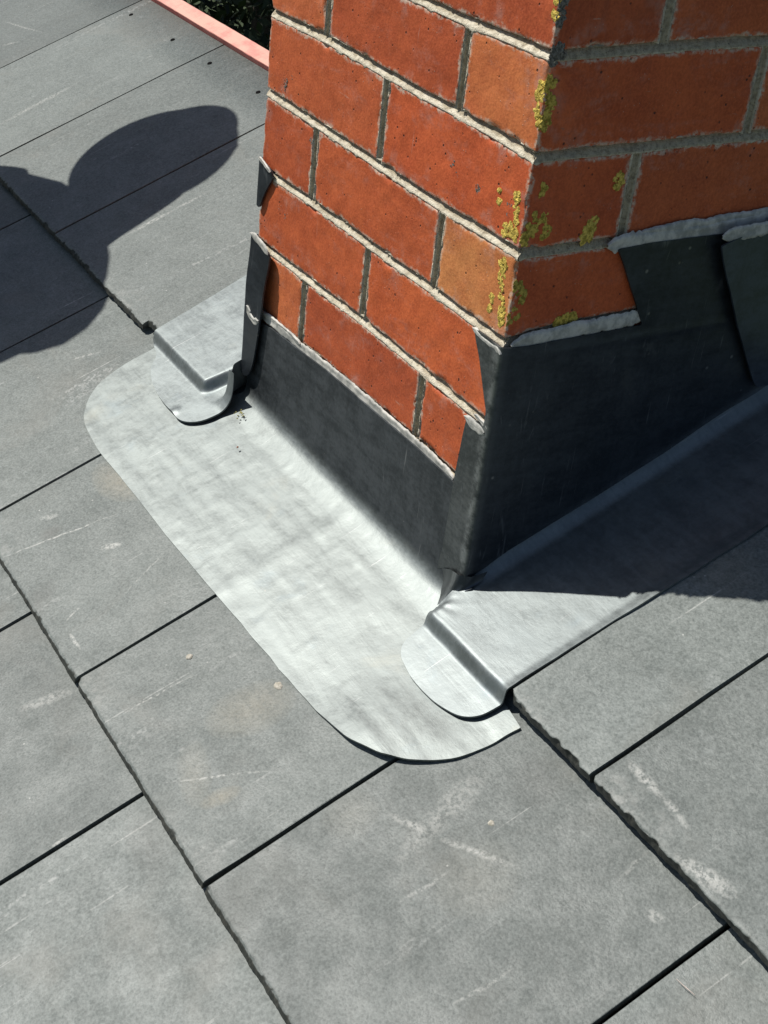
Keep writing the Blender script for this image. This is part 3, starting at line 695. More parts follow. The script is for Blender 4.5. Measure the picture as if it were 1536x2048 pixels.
# --- front apron: flat on the lower course, turned up the face of the chimney
ap = empty('lead_apron', RP(np.array(-.2), np.array(-.08), np.array(0.0)).tolist())
tag(ap, 'wide pale lead apron with rounded corners lying on the slates below the chimney front', 'lead flashing')
YF = -.0045; SC = YF / CT; AF = .012
def F_apron(x, t):
    a = AF * (1 + .25 * n1(x, 18, 4)) if np.ndim(x) else AF
    pr = np.stack([x, (SC + t) * CT, Z0 + (SC + t) * ST], -1)
    pf = np.stack([x, YF + 0 * t, Z0 + SC * ST + t], -1)
    c = np.stack([x, YF + 0 * t, Z0 + SC * ST + 0 * t], -1)
    wv = np.clip((t + a) / (2 * a), 0, 1)[..., None]
    A0 = np.stack([x, (SC - a) * CT + 0 * t, Z0 + (SC - a) * ST + 0 * t], -1); A1 = np.stack([x, YF + 0 * t, Z0 + SC * ST + a + 0 * t], -1)
    bz = A0 * (1 - wv) ** 2 + 2 * c * wv * (1 - wv) + A1 * wv ** 2
    t_ = t[..., None]
    return np.where(t_ < -np.expand_dims(a, -1) if np.ndim(a) else t_ < -a, pr, np.where(t_ > np.expand_dims(a, -1) if np.ndim(a) else t_ > a, pf, bz))
outer = [(-0.6139, -0.0281), (-0.6114, -0.0506), (-0.6124, -0.0768), (-0.6091, -0.1006), (-0.6002, -0.1253), (-0.5864, -0.1428), (-0.5637, -0.1579), (-0.5407, -0.1662), (-0.511, -0.1702), (-0.4738, -0.1731), (-0.3908, -0.1715), (-0.2827, -0.1727), (-0.1762, -0.1706), (-0.0971, -0.1684), (-0.0196, -0.1673), (0.0236, -0.1655), (0.0535, -0.1621), (0.0718, -0.1576), (0.0924, -0.1496), (0.1091, -0.1395), (0.1225, -0.1277), (0.1334, -0.1144), (0.1441, -0.096), (0.1499, -0.0743), (0.1515, -0.0547), (0.1534, -0.041)]
pa = chaikin(outer, 2, False)
pa += [(.09, -.030), (.02, -.022), (.0005, -.004), (.0005, .02), (.0005, .106), (-.0445, .108), (-.1087, .1103), (-.1629, .109), (-.2678, .108), (-.3326, .104), (-.395, .100), (-.428, .094), (-.436, .09), (-.437, .0), (-.445, -.012), (-.47, -.022)]
def d_apron(x, t, d):
    P = np.stack([x, t, 0 * x], -1)
    flat = sst(.0, -.03, t)
    rh = .004 - .009 * np.clip((t + SC + .330) / .292, 0, 1)
    h = np.where(t < -AF, rh + .0027, -.0025) if False else (rh + .0028) * flat + .0006 * (1 - flat)
    h = h + crown(P, 13, 2, .0011) * (.35 + .65 * flat) + crown(P, 48, 7, .00045)
    # long soft dents left by dressing the sheet
    h = h + .0005 * fbm(np.stack([x * 8 + t * 3, t * 60, 0 * x], -1), 1, 8, 2) * flat + .00035 * np.clip(fbm(np.stack([x * 90 + t * 30, t * 40 - x * 20, 0 * x], -1), 1, 18, 2) - .1, 0, 1) * flat
    # corner rides up off the slates at the lower right
    r = np.exp(-((x - .085) ** 2 + (t + .150) ** 2) / .055 ** 2); h = h + .0065 * r
    # faint ribs of the slate joints below
    h = h + .0006 * np.exp(-((x + .178) / .012) ** 2) * flat
    # lap under the step at the left
    return h
UPTURN = lambda a, b: sst(-.003, .014, b + .003 * n1(a, 30, 9))
apron = sheet('apron_sheet', pa, .0027, F_apron, d_apron, .0022, M_APRON, ap, upturn=UPTURN)

def bead(name, pts, width, height, mapf, mat, parent, seed=0, rag=.55, dens=.0016, extra=None):
    """Hand smeared bead of sealant along a polyline in (a, b); mapf(a, b, h) gives the point."""
    P = np.array(pts, float); sg = np.linalg.norm(np.diff(P, axis=0), axis=1); cs = np.concatenate([[0], np.cumsum(sg)])
    n = max(8, int(cs[-1] / dens)); t = np.linspace(0, cs[-1], n)
    A = np.interp(t, cs, P[:, 0]); B = np.interp(t, cs, P[:, 1])
    ta, tb = np.gradient(A), np.gradient(B); l = np.hypot(ta, tb) + 1e-12; na, nb_ = -tb / l, ta / l
    w = np.linspace(-1, 1, 13); Tm, W = np.meshgrid(t, w, indexing='ij')
    e1 = 1 + rag * n1(t + seed, 70, seed, 4) + .25 * n1(t + seed, 300, seed, 2); e2 = 1 + rag * n1(t + seed + 5, 55, seed + 9, 4) + .25 * n1(t + seed, 280, seed + 7, 2)
    endt = np.clip(np.minimum(t, cs[-1] - t) / (width * .8), 0.02, 1) ** .5
    half = np.where(W < 0, (e1 * endt)[:, None], (e2 * endt)[:, None]) * width / 2
    wa = A[:, None] + na[:, None] * W * half; wb = B[:, None] + nb_[:, None] * W * half
    prof = np.clip(1 - np.abs(W) ** 7.0, 0, 1) * (.75 + .5 * n1(Tm * .6 + W * .004, 60, seed + 2, 3))
    fl = fbm(np.stack([Tm, W * width * .5, 0 * W + seed], -1), 90, seed, 3); fl2 = fbm(np.stack([Tm * .35, W * width * .5, 0 * W + seed], -1), 420, seed + 4, 2)
    H = prof * height * .42 * (1 + .5 * fl + .22 * fl2 + .35 * np.sin(W * 2.2 + 3 * n1(Tm, 14, seed, 2))) - .0006 * (1 - prof)
    V = mapf(wa, wb, H).reshape(-1, 3); I = np.arange(len(V)).reshape(W.shape)
    q = np.stack([I[:-1, :-1].ravel(), I[:-1, 1:].ravel(), I[1:, 1:].ravel(), I[1:, :-1].ravel()], 1)
    fn = np.cross(V[q[:, 1]] - V[q[:, 0]], V[q[:, 2]] - V[q[:, 0]]).sum(0)
    out = (mapf(wa, wb, H + .01).reshape(-1, 3) - V).mean(0)
    if fn @ out < 0: q = q[:, ::-1]
    return mesh_obj(name, V, q.tolist(), mat, parent)
mf_front = lambda off: (lambda a, b, h: np.stack([a, off - h, b], -1))
mf_side = lambda off: (lambda a, b, h: np.stack([off + h, a, b], -1))
bead('sealant', [(-0.424, -0.387), (-.40, -.3855), (-0.3724, -0.3838), (-0.3274, -0.3838), (-0.2629, -0.3805), (-0.2041, -0.379), (-0.1584, -0.3788), (-0.1043, -0.379), (-0.068, -0.3797), (-0.0365, -0.3815)], .0105, .0030, mf_front(-.0028), M_SEAL, ap, 3, .3)
bead('sealant', [(-0.427, -0.384), (-.40, -.3805), (-0.35, -0.3785), (-.325, -.380)], .0055, .0038, mf_front(-.0035), M_SEAL, ap, 8, .5)

# --- right side: soaker flange on the top course, stepped down over the apron
fl = empty('lead_soaker', RP(np.array(.06), np.array(.0), np.array(0.0)).tolist())
tag(fl, 'flat lead sheet beside the shaded chimney side, its rounded tongue stepping onto the apron', 'lead flashing')
pr_ = [(0.0062, -0.0563), (0.0076, -0.0681), (0.0135, -0.0769), (0.0246, -0.0834), (0.0417, -0.0873), (0.064, -0.0883), (0.0859, -0.0869), (0.1062, -0.0821), (0.1175, -0.0754), (0.1232, -0.0660), (0.1255, -0.0560), (0.1265, -0.0440), (.1270, -.037), (.1278, -.02), (.1285, .02), (.1300, .07), (.1322, .127), (.1332, .18), (.1340, .245), (.135, .37), (.1355, .415)]
lobe = chaikin(pr_, 2, False) + [(-.002, .415), (-.002, .0), (.0005, -.030), (.0016, -.0397), (.0045, -.046)]
def d_fl(x, s, d):
    P = np.stack([x, s, 0 * x], -1)
    hi = row_h(1, s, -.038) + .0030
    lo = .0042 + .0008 * n1(x, 20, 3)
    edge_s = -.0400 + .0008 * n1(x, 25, 6)
    k = sst(-.0065, .0045, s - edge_s)
    # a soft hollow then the flat tongue
    h = lo + (hi - lo) * k
    h = h + crown(P, 16, 21, .0009) + crown(P, 55, 27, .00035)
    lf = sst(.010, .0, x) * sst(-.005, -.03, s) * k          # rounded front corner next to the apron
    h = h - lf * (.006)
    h = h + .015 * np.clip((.017 - x) / .019, 0, 1) ** 2 * sst(-.004, .03, s)
    rgt = sst(.118, .132, x) * k; h = h + .0036 * rgt * (.75 + .5 * n1(s, 9, 7))
    pk = np.exp(-((x + .002) ** 2 + (s + .03) ** 2) / .02 ** 2)
    h = h + pk * .0007 * np.sin(np.arctan2(s + .03, x + .002) * 11)
    return h
F_roof = lambda x, s: RP(x, s, 0 * x)
flange = sheet('soaker_sheet', lobe, .0023, F_roof, d_fl, .0022, M_LEADR, fl)

# --- right cheek: step flashing up the side of the chimney, returned round the corner
ck = empty('lead_step_flashing', (0, .12, -.35)); tag(ck, 'dark shaded lead step flashing wrapped round the chimney corner', 'lead flashing')
RC = .0055
def F_cheek(t, z):                    # t > 0 along the side, t < 0 round the corner on to the front
    zc = Z0 + t * math.tan(TH) + .012
    foot = np.clip(1 - (z - zc) / .020, 0, 1.6) ** 2 * .008 * sst(-.002, .02, t)
    fx, fy = RC, -RC
    # side: x = fx, y = t ; front: y = fy, x = t
    r = .004
    sx = np.where(t > r, fx, 0); sy = np.where(t > r, t, 0)
    ang = np.clip((t + r) / (2 * r), 0, 1)
    bx = fx * (1 - (1 - ang) ** 2) + (fx - r * 1.3) * (1 - ang) ** 2; by = fy * (1 - ang ** 2) + (fy + r * 1.9) * ang ** 2
    x = np.where(t > r, fx, np.where(t < -r, t + r + fx - r * 1.3, bx)); y = np.where(t > r, t + fy - r + r * 1.9, np.where(t < -r, fy, by))
    bulge = .004 * sst(-.36, -.46, z) * np.exp(-(t / .02) ** 2)
    return np.stack([x + foot + bulge * .5, y - bulge * .6, z], -1)
pc = [(-.0405, -.2332), (-.020, -.2335), (.0, -.2345), (.024, -.2354), (.0541, -.2345), (.0984, -.2346), (.1458, -.2339), (.1351, -.2145), (.1227, -.1945), (.1112, -.1751), (.1009, -.1590), (.1345, -.1570), (.2092, -.1580), (.2719, -.1575), (.41, -.155),
      (.41, -.285), (.36, -.3060), (.3103, -.3290), (.279, -.3410), (.2464, -.3560), (.2079, -.3730), (.1633, -.3930), (.1246, -.4090), (.081, -.4260), (.0405, -.4430), (.016, -.4560), (.002, -.4610), (-.010, -.4630), (-.030, -.4700), (-.0417, -.4790),
      (-.0422, -.4705), (-.0392, -.4536), (-.0374, -.4252), (-.0382, -.3963), (-.0377, -.3777), (-.0364, -.359), (-.0341, -.335), (-.0329, -.3136), (-.018, -.3110), (-.0075, -.3112), (-.0080, -.2960), (-.0137, -.2856), (-.0217, -.2682), (-.028, -.2548), (-.0345, -.2439)]
def d_ck(t, z, d):
    P = np.stack([t, z, 0 * t], -1)
    return crown(P, 14, 33, .0012) + crown(P, 50, 37, .0004) + .0008 * np.exp(-((z + .245) / .004) ** 2) * sst(.02, .05, t)
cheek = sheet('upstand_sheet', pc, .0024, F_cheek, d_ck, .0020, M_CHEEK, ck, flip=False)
# pinched point where the sheet was worked out from the corner
tp = np.array([(-.028, YF - .0030, -.4715), (-.014, -.0085, -.4640), (.002, -.0095, -.4600), (.0095, -.002, -.4590), (.0115, .014, -.4560)])
bt_ = RP(np.array([-.022, -.014, -.0070, .001, .012]), np.array([-.0085, -.0155, -.0235, -.0150, .006]), np.array([.0035, .0035, .0035, .0115, .0175]))
uu = np.linspace(0, 1, 21); ww = np.linspace(0, 1, 9); WV = []
for w_ in ww:
    for u_ in uu:
        a_ = np.array([np.interp(u_ * 4, range(5), tp[:, q]) for q in range(3)]); b_ = np.array([np.interp(u_ * 4, range(5), bt_[:, q]) for q in range(3)])
        WV.append(a_ * (1 - w_) + b_ * w_ + np.array([0, .0022 * math.sin(w_ * math.pi), -.0012 * math.sin(w_ * math.pi)]))
WF = [[i * 21 + j, (i + 1) * 21 + j, (i + 1) * 21 + j + 1, i * 21 + j + 1] for i in range(8) for j in range(20)]
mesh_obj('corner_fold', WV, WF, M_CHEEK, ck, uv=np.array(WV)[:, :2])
# sealant on the step flashing
bead('sealant', [(.004, -.2340), (.03, -.2315), (.060, -.2300), (.098, -.2285), (.125, -.2285), (.1465, -.2275)], .0150, .0036, mf_side(.0035), M_SEAL, ck, 11, .3)
bead('sealant', [(.088, -.1560), (.12, -.1550), (.16, -.1555), (.20, -.1560), (.25, -.1525), (.32, -.1510)], .0175, .0045, mf_side(.0035), M_SEAL, ck, 15, .25)
bead('sealant', [(.12, -.1500), (.16, -.1475), (.20, -.1475), (.26, -.1455), (.32, -.1440)], .0100, .0030, mf_side(.0030), M_SEAL, ck, 18, .4)
bead('sealant', [(-.0385, -.2345), (-.026, -.2375), (-.012, -.2385), (.0, -.2385), (.004, -.2400)], .0070, .0030, mf_front(-.0050), M_SEAL, ck, 21, .4)
bead('sealant', [(-.0315, -.3145), (-.022, -.3165), (-.010, -.3165), (-.001, -.3160)], .0100, .0034, mf_front(-.0052), M_SEAL, ck, 24, .35)
bead('sealant', [(-.020, -.3075), (-.010, -.3085), (.001, -.3110)], .0045, .0040, mf_front(-.0040), M_SEAL, ck, 29, .5)

# --- second step flashing lapped over the first, further up
c2 = empty('lead_step_flashing', (0, .33, -.22)); tag(c2, 'bluish lead step flashing lapped over the dark one at the right edge', 'lead flashing')
def F_ck2(y, z):
    zc = Z0 + y * math.tan(TH) + .012
    foot = np.clip(1 - (z - zc) / .018, 0, 1.4) ** 2 * .006
    return np.stack([.0125 + foot + .004 * sst(.30, .20, y), y, z], -1)
p2 = [(.2043, -.1590), (.215, -.1811), (.2266, -.2013), (.2485, -.238), (.2704, -.2713), (.2894, -.3001), (.3010, -.3160), (.3060, -.3190), (.3241, -.3190), (.36, -.302), (.44, -.262), (.44, -.155), (.30, -.155)]
sheet('upstand_sheet', chaikin(p2, 1, True, keep=((.44, -.262), (.44, -.155))), .0024, F_ck2, lambda t, z, d: crown(np.stack([t, z, 0 * t], -1), 14, 43, .0012), .0020, mat_lead('lead_upstand_blue', (.105, .128, .165), .44, .85, .4, .4, 9), c2)
bead('sealant', [(.206, -.1565), (.25, -.1540), (.32, -.1520), (.40, -.1500)], .0130, .0035, mf_side(.0150), M_SEAL, c2, 35, .3)

# --- left side: soaker with its stepped tongue, and the return that wraps the left corner
lf = empty('lead_soaker', RP(np.array(-.54), np.array(.0), np.array(0.0)).tolist())
tag(lf, 'pale lead sheet folded over the slate left of the chimney, hollow at its corner', 'lead flashing')
tongue = [(-.6075, -.0470), (-0.5925, -0.0500), (-0.5814, -0.0558), (-0.576, -0.0632), (-0.5622, -0.0716), (-0.5423, -0.0781), (-0.5141, -0.0838), (-0.4923, -0.0853), (-0.4706, -0.0846), (-0.4581, -0.0856), (-0.4459, -0.0826), (-0.4340, -0.0743), (-0.4262, -0.0605), (-0.4239, -0.0411), (-0.4239, -0.0246), (-0.4250, -0.0148)]
pl = chaikin(tongue, 2, False) + [(-.4255, -.0125), (-.4420, -.0120), (-.4420, .30), (-.634, .30), (-.6310, .12), (-.6300, .103), (-.6240, .040), (-.6195, -.020), (-.6175, -.042)]
def d_lf(x, s, d):
    P = np.stack([x, s, 0 * x], -1)
    hi = row_h(1, s, -.038) + .0030 - .001
    lo = .0040
    es = -.0385 + .0008 * n1(x, 25, 16); ex = -.4745 + .22 * (s + .036) + .0005 * n1(s, 30, 4)
    k = sst(-.0065, .0045, s - es) * sst(.0050, -.0035, x - ex)
    h = lo + (hi - lo) * k
    h = h - .0018 * sst(-.475, -.465, x) * sst(-.442, -.452, x) * sst(-.05, -.03, s)
    # swept up to the corner of the chimney
    h = h + (.030 * np.clip((s + .048) / .036, 0, 1.2) ** 2.0) * sst(-.4475, -.4375, x) + .010 * sst(-.452, -.440, x) * sst(-.03, .0, s)
    h = h + crown(P, 16, 61, .0010) + crown(P, 55, 67, .0004)
    h = h + .0016 * np.exp(-((x + .4706) ** 2 + (s + .082) ** 2) / .007 ** 2)
    return h
sheet('soaker_sheet', pl, .0021, F_roof, d_lf, .0020, M_LEADR, lf)

cl = empty('lead_corner_strip', (-.42, -.01, -.38)); tag(cl, 'narrow dark lead strip clipped round the left corner of the chimney', 'lead flashing')
def F_clip(t, z):                         # front at t > -.4425, wrapped round the corner for smaller t
    xc = -.4440; r = .005
    a = np.clip((xc + r - t) / (r * 1.57), 0, 1) * np.pi / 2
    yb = -.0115 + .003 * sst(-.36, -.31, z) 
    fx = np.where(t > xc + r, t, xc + r - r * np.sin(a)); fy = np.where(t > xc + r, yb, yb + r - r * np.cos(a))
    ex = np.clip((xc + r - r * 1.57) - t, 0, 1)
    return np.stack([fx, fy + ex, z], -1)
pcl = [(-.470, -.3050), (-0.4325, -0.3047), (-.412, -.3060), (-0.3985, -0.3085), (-0.3950, -0.3133), (-0.3983, -0.3431), (-0.4015, -0.3731), (-0.4055, -0.3983), (-0.41, -0.4303), (-0.4170, -0.4542), (-0.4250, -0.4634), (-.4350, -.4660), (-0.4420, -0.4630), (-.4460, -.4560), (-.4530, -.452), (-.4700, -.452)]
sheet('strip_sheet', chaikin(pcl, 2, True), .0020, F_clip, lambda t, z, d: crown(np.stack([t, z, 0 * t], -1), 20, 71, .0008), .0020, M_CHEEK, cl)
bead('sealant', [(-.4405, -.3010), (-.425, -.3035), (-.410, -.3065), (-.399, -.3105)], .0080, .0035, mf_front(-.0085), M_SEAL, cl, 41, .4)
bead('sealant', [(-.4330, -.3810), (-.427, -.3900), (-.4160, -.3930), (-.4050, -.3880)], .0085, .0045, mf_front(-.0110), M_SEAL, cl, 47, .7)
cu = empty('lead_corner_strip', (-.43, -.01, -.24)); tag(cu, 'small bent tip of lead sticking out at the left edge of the brickwork', 'lead flashing')
pcu = [(-.462, -.222), (-.4311, -.2200), (-.4068, -.2265), (-.414, -.2386), (-.4255, -.2554), (-.4320, -.2702), (-.438, -.272), (-.462, -.262)]
F_clip2 = lambda t, z: F_clip(t, z) + np.stack([0 * t, 0 * t + .0045, 0 * t], -1)
sheet('strip_sheet', chaikin(pcu, 1, True), .0020, F_clip2, lambda t, z, d: crown(np.stack([t, z, 0 * t], -1), 30, 77, .0012), .0020, M_CHEEK, cu)
bead('sealant', [(-.4370, -.2180), (-.425, -.2205), (-.410, -.2250)], .0050, .0030, mf_front(-.0060), M_SEAL, cu, 52, .5)

# pinched point where the apron meets the corner of the chimney
pp = []
# ------------------------------------------------------------------ LICHEN, DEBRIS
def mat_lichen():
    m, nt, b = new_mat('yellow_lichen'); g = G(nt); P = g.n('ShaderNodeNewGeometry').outputs['Position']
    n = g.noise(P, 300, 3, .6); oi = g.n('ShaderNodeObjectInfo')
    c = g.mix(g.rng(n, .38, .62), (.36, .26, .035), (.84, .62, .13)); c = g.mix(1.0, c, oi.outputs['Color'], 'MULTIPLY')
    g.l(c, b.inputs['Base Color']); b.inputs['Roughness'].default_value = .9; g.l(g.bump(g.noise(P, 900, 3, .6), .8, .001), b.inputs['Normal']); return m
M_LICHEN = mat_lichen(); M_GLICHEN = mat_simple('grey_lichen', (.07, .065, .05), (.26, .24, .21), 500, .95)
t_ = (1 + 5 ** .5) / 2
ICO = np.array([(-1, t_, 0), (1, t_, 0), (-1, -t_, 0), (1, -t_, 0), (0, -1, t_), (0, 1, t_), (0, -1, -t_), (0, 1, -t_), (t_, 0, -1), (t_, 0, 1), (-t_, 0, -1), (-t_, 0, 1)]) / math.sqrt(1 + t_ * t_)
ICF = [(0, 11, 5), (0, 5, 1), (0, 1, 7), (0, 7, 10), (0, 10, 11), (1, 5, 9), (5, 11, 4), (11, 10, 2), (10, 7, 6), (7, 1, 8), (3, 9, 4), (3, 4, 2), (3, 2, 6), (3, 6, 8), (3, 8, 9), (4, 9, 5), (2, 4, 11), (6, 2, 10), (8, 6, 7), (9, 8, 1)]
lr = np.random.RandomState(5)
def lichen(face, pts, rad, n, mat, parent, col=(1, 1, 1), size=(.0008, .0030), name='lichen_patch', mapf=None):
    V, F = [], []
    P = np.array(pts)
    for i in range(n):
        c = P[lr.randint(len(P))]; rr = rad * math.sqrt(lr.rand()); an = lr.rand() * 6.283
        a, b = c[0] + rr * math.cos(an), c[1] + rr * math.sin(an) * 1.2
        if fbm(np.array([[a, b, 0.0]]), 260, 3, 2)[0] < -.22: continue
        s_ = lr.uniform(*size); sq = 0
        v = ICO * (1 + .25 * lr.randn(12, 1)); v = v * s_
        if face == 'f': c3 = np.array([a, 0, b]); v[:, 1] *= .32
        elif face == 's': c3 = np.array([0, a, b]); v[:, 0] *= .32
        else: c3 = mapf(a, b); v[:, 2] *= .6
        if face == 'f' and a > -.0005: c3 = np.array([-.0005, 0, b])
        if face == 's' and a < .0005: c3 = np.array([0, .0005, b])
        F += [[len(V) * 12 + k for k in f] for f in ICF]; V.append(v + c3)
    o = mesh_obj(name, np.concatenate(V), F, mat, parent, smooth=False); o.color = (*col, 1)
    if name == 'lichen_patch': o['kind'] = 'stuff'
    return o
Y1, Y2 = (1.0, 1.0, 1.0), (.88, .88, .8)
lichen('f', [(-.0045, -.022), (-.006, -.030), (-.007, -.040), (-.003, -.048)], .0042, 110, M_LICHEN, chim, Y1)
lichen('s', [(.004, -.020), (.006, -.032), (.007, -.042), (.003, -.050)], .0052, 170, M_LICHEN, chim, Y2)
lichen('f', [(-.0035, .030), (-.003, .040), (-.003, .050)], .0035, 60, M_LICHEN, chim, Y1)
lichen('s', [(.002, .028), (.003, .038), (.002, .050)], .0040, 90, M_GLICHEN, chim)
lichen('f', [(-.0175, -.170), (-.0175, -.180), (-.016, -.190), (-.013, -.200), (-.010, -.208), (-.009, -.216)], .0042, 170, M_LICHEN, chim, Y1)
lichen('f', [(-.0265, -.203), (-.0265, -.212)], .0024, 40, M_LICHEN, chim, Y1)
lichen('f', [(-.022, -.142), (-.015, -.140), (-.010, -.141)], .0042, 110, M_LICHEN, chim, Y1)
lichen('f', [(-.0130, -.112), (-.0115, -.122), (-.0100, -.130)], .0036, 90, M_LICHEN, chim, Y1)
lichen('f', [(-.0365, -.1185), (-.034, -.121)], .0036, 50, M_LICHEN, chim, Y1)
lichen('s', [(.008, -.130), (.014, -.124), (.020, -.128), (.022, -.138), (.003, -.142), (.009, -.136)], .0050, 170, M_LICHEN, chim, Y2)
lichen('s', [(.0686, -.142), (.066, -.148), (.071, -.136)], .0055, 150, M_LICHEN, chim, Y1)
lichen('s', [(.0894, -.100), (.090, -.105)], .0042, 70, M_LICHEN, chim, Y1)
lichen('s', [(.003, -.182), (.008, -.190), (.010, -.198), (.006, -.206), (.002, -.210)], .0045, 120, M_LICHEN, chim, (.72, .74, .7))
lichen('s', [(.0600, -.2190), (.0680, -.2175), (.053, -.2205)], .0038, 90, M_LICHEN, chim, Y2)
lichen('s', [(.014, -.1000), (.013, -.104)], .0020, 20, M_LICHEN, chim, Y2)
for pts, r_, n in [([(-.3838, -.1172), (-.388, -.120)], .0040, 45), ([(-.4005, -.1315), (-.402, -.137)], .0036, 35), ([(-.1052, -.1159), (-.0971, -.1247)], .0036, 45),
                   ([(-.0631, -.1215), (-.066, -.124)], .0038, 45), ([(-.3391, -.1744), (-.342, -.172)], .0030, 35), ([(-.020, -.128), (-.022, -.120)], .0034, 35), ([(-.385, -.265), (-.41, -.262)], .003, 18)]:
    lichen('f', pts, r_, n, M_GLICHEN, chim, size=(.0004, .0010))
lichen('s', [(.004, .004), (.002, -.002), (.008, .001)], .005, 120, M_GLICHEN, chim)

def lap(a, b): return RP(np.array(a), np.array(b), np.array(.0035))
M_BIT = mat_simple('dry_moss', (.22, .20, .05), (.42, .38, .14), 400, .95)
o = lichen('r', [(-.4073, -.0284), (-.402, -.0300)], .0050, 28, M_BIT, None, size=(.0004, .0012), name='moss_crumb', mapf=lap)
tag(o, 'small yellow green crumbs of moss lying on the apron near the left of the chimney', 'moss', kind='stuff')
M_CHIP = mat_simple('brick_crumb', (.30, .11, .06), (.45, .2, .12), 400, .9)
o = lichen('r', [(-.3565, -.0574)], .0005, 3, M_CHIP, None, size=(.0008, .0014), name='brick_crumb', mapf=lap)
tag(o, 'tiny reddish brick crumb on the pale lead apron', 'crumb')
SPLASH = [(-.1255, -.2318, .0032, 1, 'small cream mortar spot on the slate just right of the joint left of centre'),
          (-.0339, -.1829, .0042, 2, 'off white mortar dab on the slate close below the long edge of the apron'),
          (.2125, -.1179, .0026, 3, 'small pale mortar spot on the large slate below the rounded apron corner')]
M_SPL = mat_simple('mortar_splash', (.32, .30, .24), (.52, .49, .42), 300, .95)
for (x_, s_, r_, sd_, lb) in SPLASH:
    hh = (lambda a, b: RP(np.array(a), np.array(b), np.array(row_h(2, b, TAIL[2]) + .0022 * (1 - (b - TAIL[2]) / .35) + .0010)))
    nr, na_ = 5, 20; V = []
    for i in range(nr):
        for j in range(na_):
            an = j / na_ * 2 * np.pi; rr = r_ * (1 - i / (nr - 1)) * (1 + .35 * float(n1(np.array(math.cos(an) * .5 + sd_), 3, sd_)) + .25 * float(n1(np.array(math.sin(an) * .5 + sd_ * 2), 5, sd_)))
            q_ = hh(x_ + rr * math.cos(an) * 1.2, s_ + rr * math.sin(an)); V.append(q_ + np.array([0, -ST, CT]) * (.0004 * (i / (nr - 1)) ** .5 * (1 if i else 0) - (.0008 if i == 0 else 0)))
    F = [[i * na_ + j, i * na_ + (j + 1) % na_, (i + 1) * na_ + (j + 1) % na_, (i + 1) * na_ + j] for i in range(nr - 1) for j in range(na_)]
    tag(mesh_obj('mortar_splash', V, F, M_SPL, None), lb, 'splash')
# wood splinter on the lowest right slate
def stick(name, p0, p1, w, mat, label, cat, parent=None):
    n = 14; t = np.linspace(0, 1, n); a = np.array(p0); b = np.array(p1); V = []
    for i in range(n):
        c = a + (b - a) * t[i]; r = w * (1 - .75 * abs(t[i] - .45) * 1.7) + .0001
        cx, cs_ = c[0] + .0012 * math.sin(t[i] * 5), c[1]
        for q in range(5):
            an = q / 5 * 6.283; V.append(RP(np.array(cx + r * math.cos(an)), np.array(cs_ + r * .3 * math.sin(an)), np.array(c[2] + r * .7 * math.sin(an))))
    F = [[i * 5 + q, i * 5 + (q + 1) % 5, (i + 1) * 5 + (q + 1) % 5, (i + 1) * 5 + q] for i in range(n - 1) for q in range(5)]
    F += [[0, 1, 2, 3, 4][::-1], [(n - 1) * 5 + q for q in range(5)]]
    o = mesh_obj(name, V, F, mat, parent); tag(o, label, cat); return o
M_WOOD = mat_simple('pale_wood', (.62, .50, .44), (.75, .64, .58), 200, .8)
stick('wood_splinter', (.4045, -.0915, .0002), (.4230, -.0895, .0002), .0009, M_WOOD, 'pale pinkish wood splinter lying on the slate at the lower right', 'splinter')

# ------------------------------------------------------------------ PERSON (outside the frame, casts the shadow on the slates at the left)
m_top, m_leg, m_skin, m_hair, m_boot = mat_person()
Uv = Vector((0, 0, 1)).cross(S).normalized(); Wv = S.cross(Uv)
def J(u, w, s): return Uv * u + Wv * w + S * s
def skin(name, verts, edges, radii, mat, parent, root=0, sub=2):
    me = bpy.data.meshes.new(name); c = Vector(parent.location)
    me.from_pydata([tuple(Vector(v) - c) for v in verts], edges, []); o = bpy.data.objects.new(name, me); COL.objects.link(o); o.parent = parent
    md = o.modifiers.new('skin', 'SKIN'); md.use_smooth_shade = True
    sl = me.skin_vertices[0].data
    for i, r in enumerate(radii): sl[i].radius = (r, r) if not isinstance(r, tuple) else r
    sl[root].use_root = True
    sb = o.modifiers.new('sub', 'SUBSURF'); sb.levels = sub; sb.render_levels = sub
    me.materials.append(mat); return o
person = empty('person', (-1.35, -.75, -.75)); tag(person, 'person in dark hooded fleece kneeling on the slates left of the chimney', 'person')
pel = J(-.30, -1.33, .66); neck = J(-.655, -.885, .74); shR = J(-.425, -.860, .72); shL = J(-.705, -1.055, .72); chest = J(-.555, -1.00, .72); bel = J(-.43, -1.17, .69); hd = J(-.775, -.812, .76)
def on_roof(x, y, h): return Vector((x, y, Z0 + y * math.tan(TH) + .012 + h))
kR = on_roof(pel.x + .15, pel.y + .10, .07); kL = on_roof(pel.x - .13, pel.y + .12, .07)
aR = on_roof(kR.x + .0, kR.y - .42, .06); aL = on_roof(kL.x - .0, kL.y - .42, .06)
hR = pel + Vector((.085, .01, -.12)); hL = pel + Vector((-.085, .01, -.12))
handR = J(-.735, -.752, .69); handL = on_roof(-1.62, -.38, .05)
eR = J(-.560, -.885, .47); eL = (shL + handL) / 2 + Vector((-.07, -.06, .03))
skin('jacket', [pel, bel, chest, neck, shR, shL, eR, eL, shR.lerp(eR, .5), shL.lerp(eL, .5), eR.lerp(handR, .82), eL.lerp(handL, .82)],
     [(0, 1), (1, 2), (2, 3), (2, 4), (2, 5), (4, 8), (8, 6), (5, 9), (9, 7), (6, 10), (7, 11)], [.15, .145, .15, .085, .105, .088, .064, .05, .062, .062, .056, .036], m_top, person)
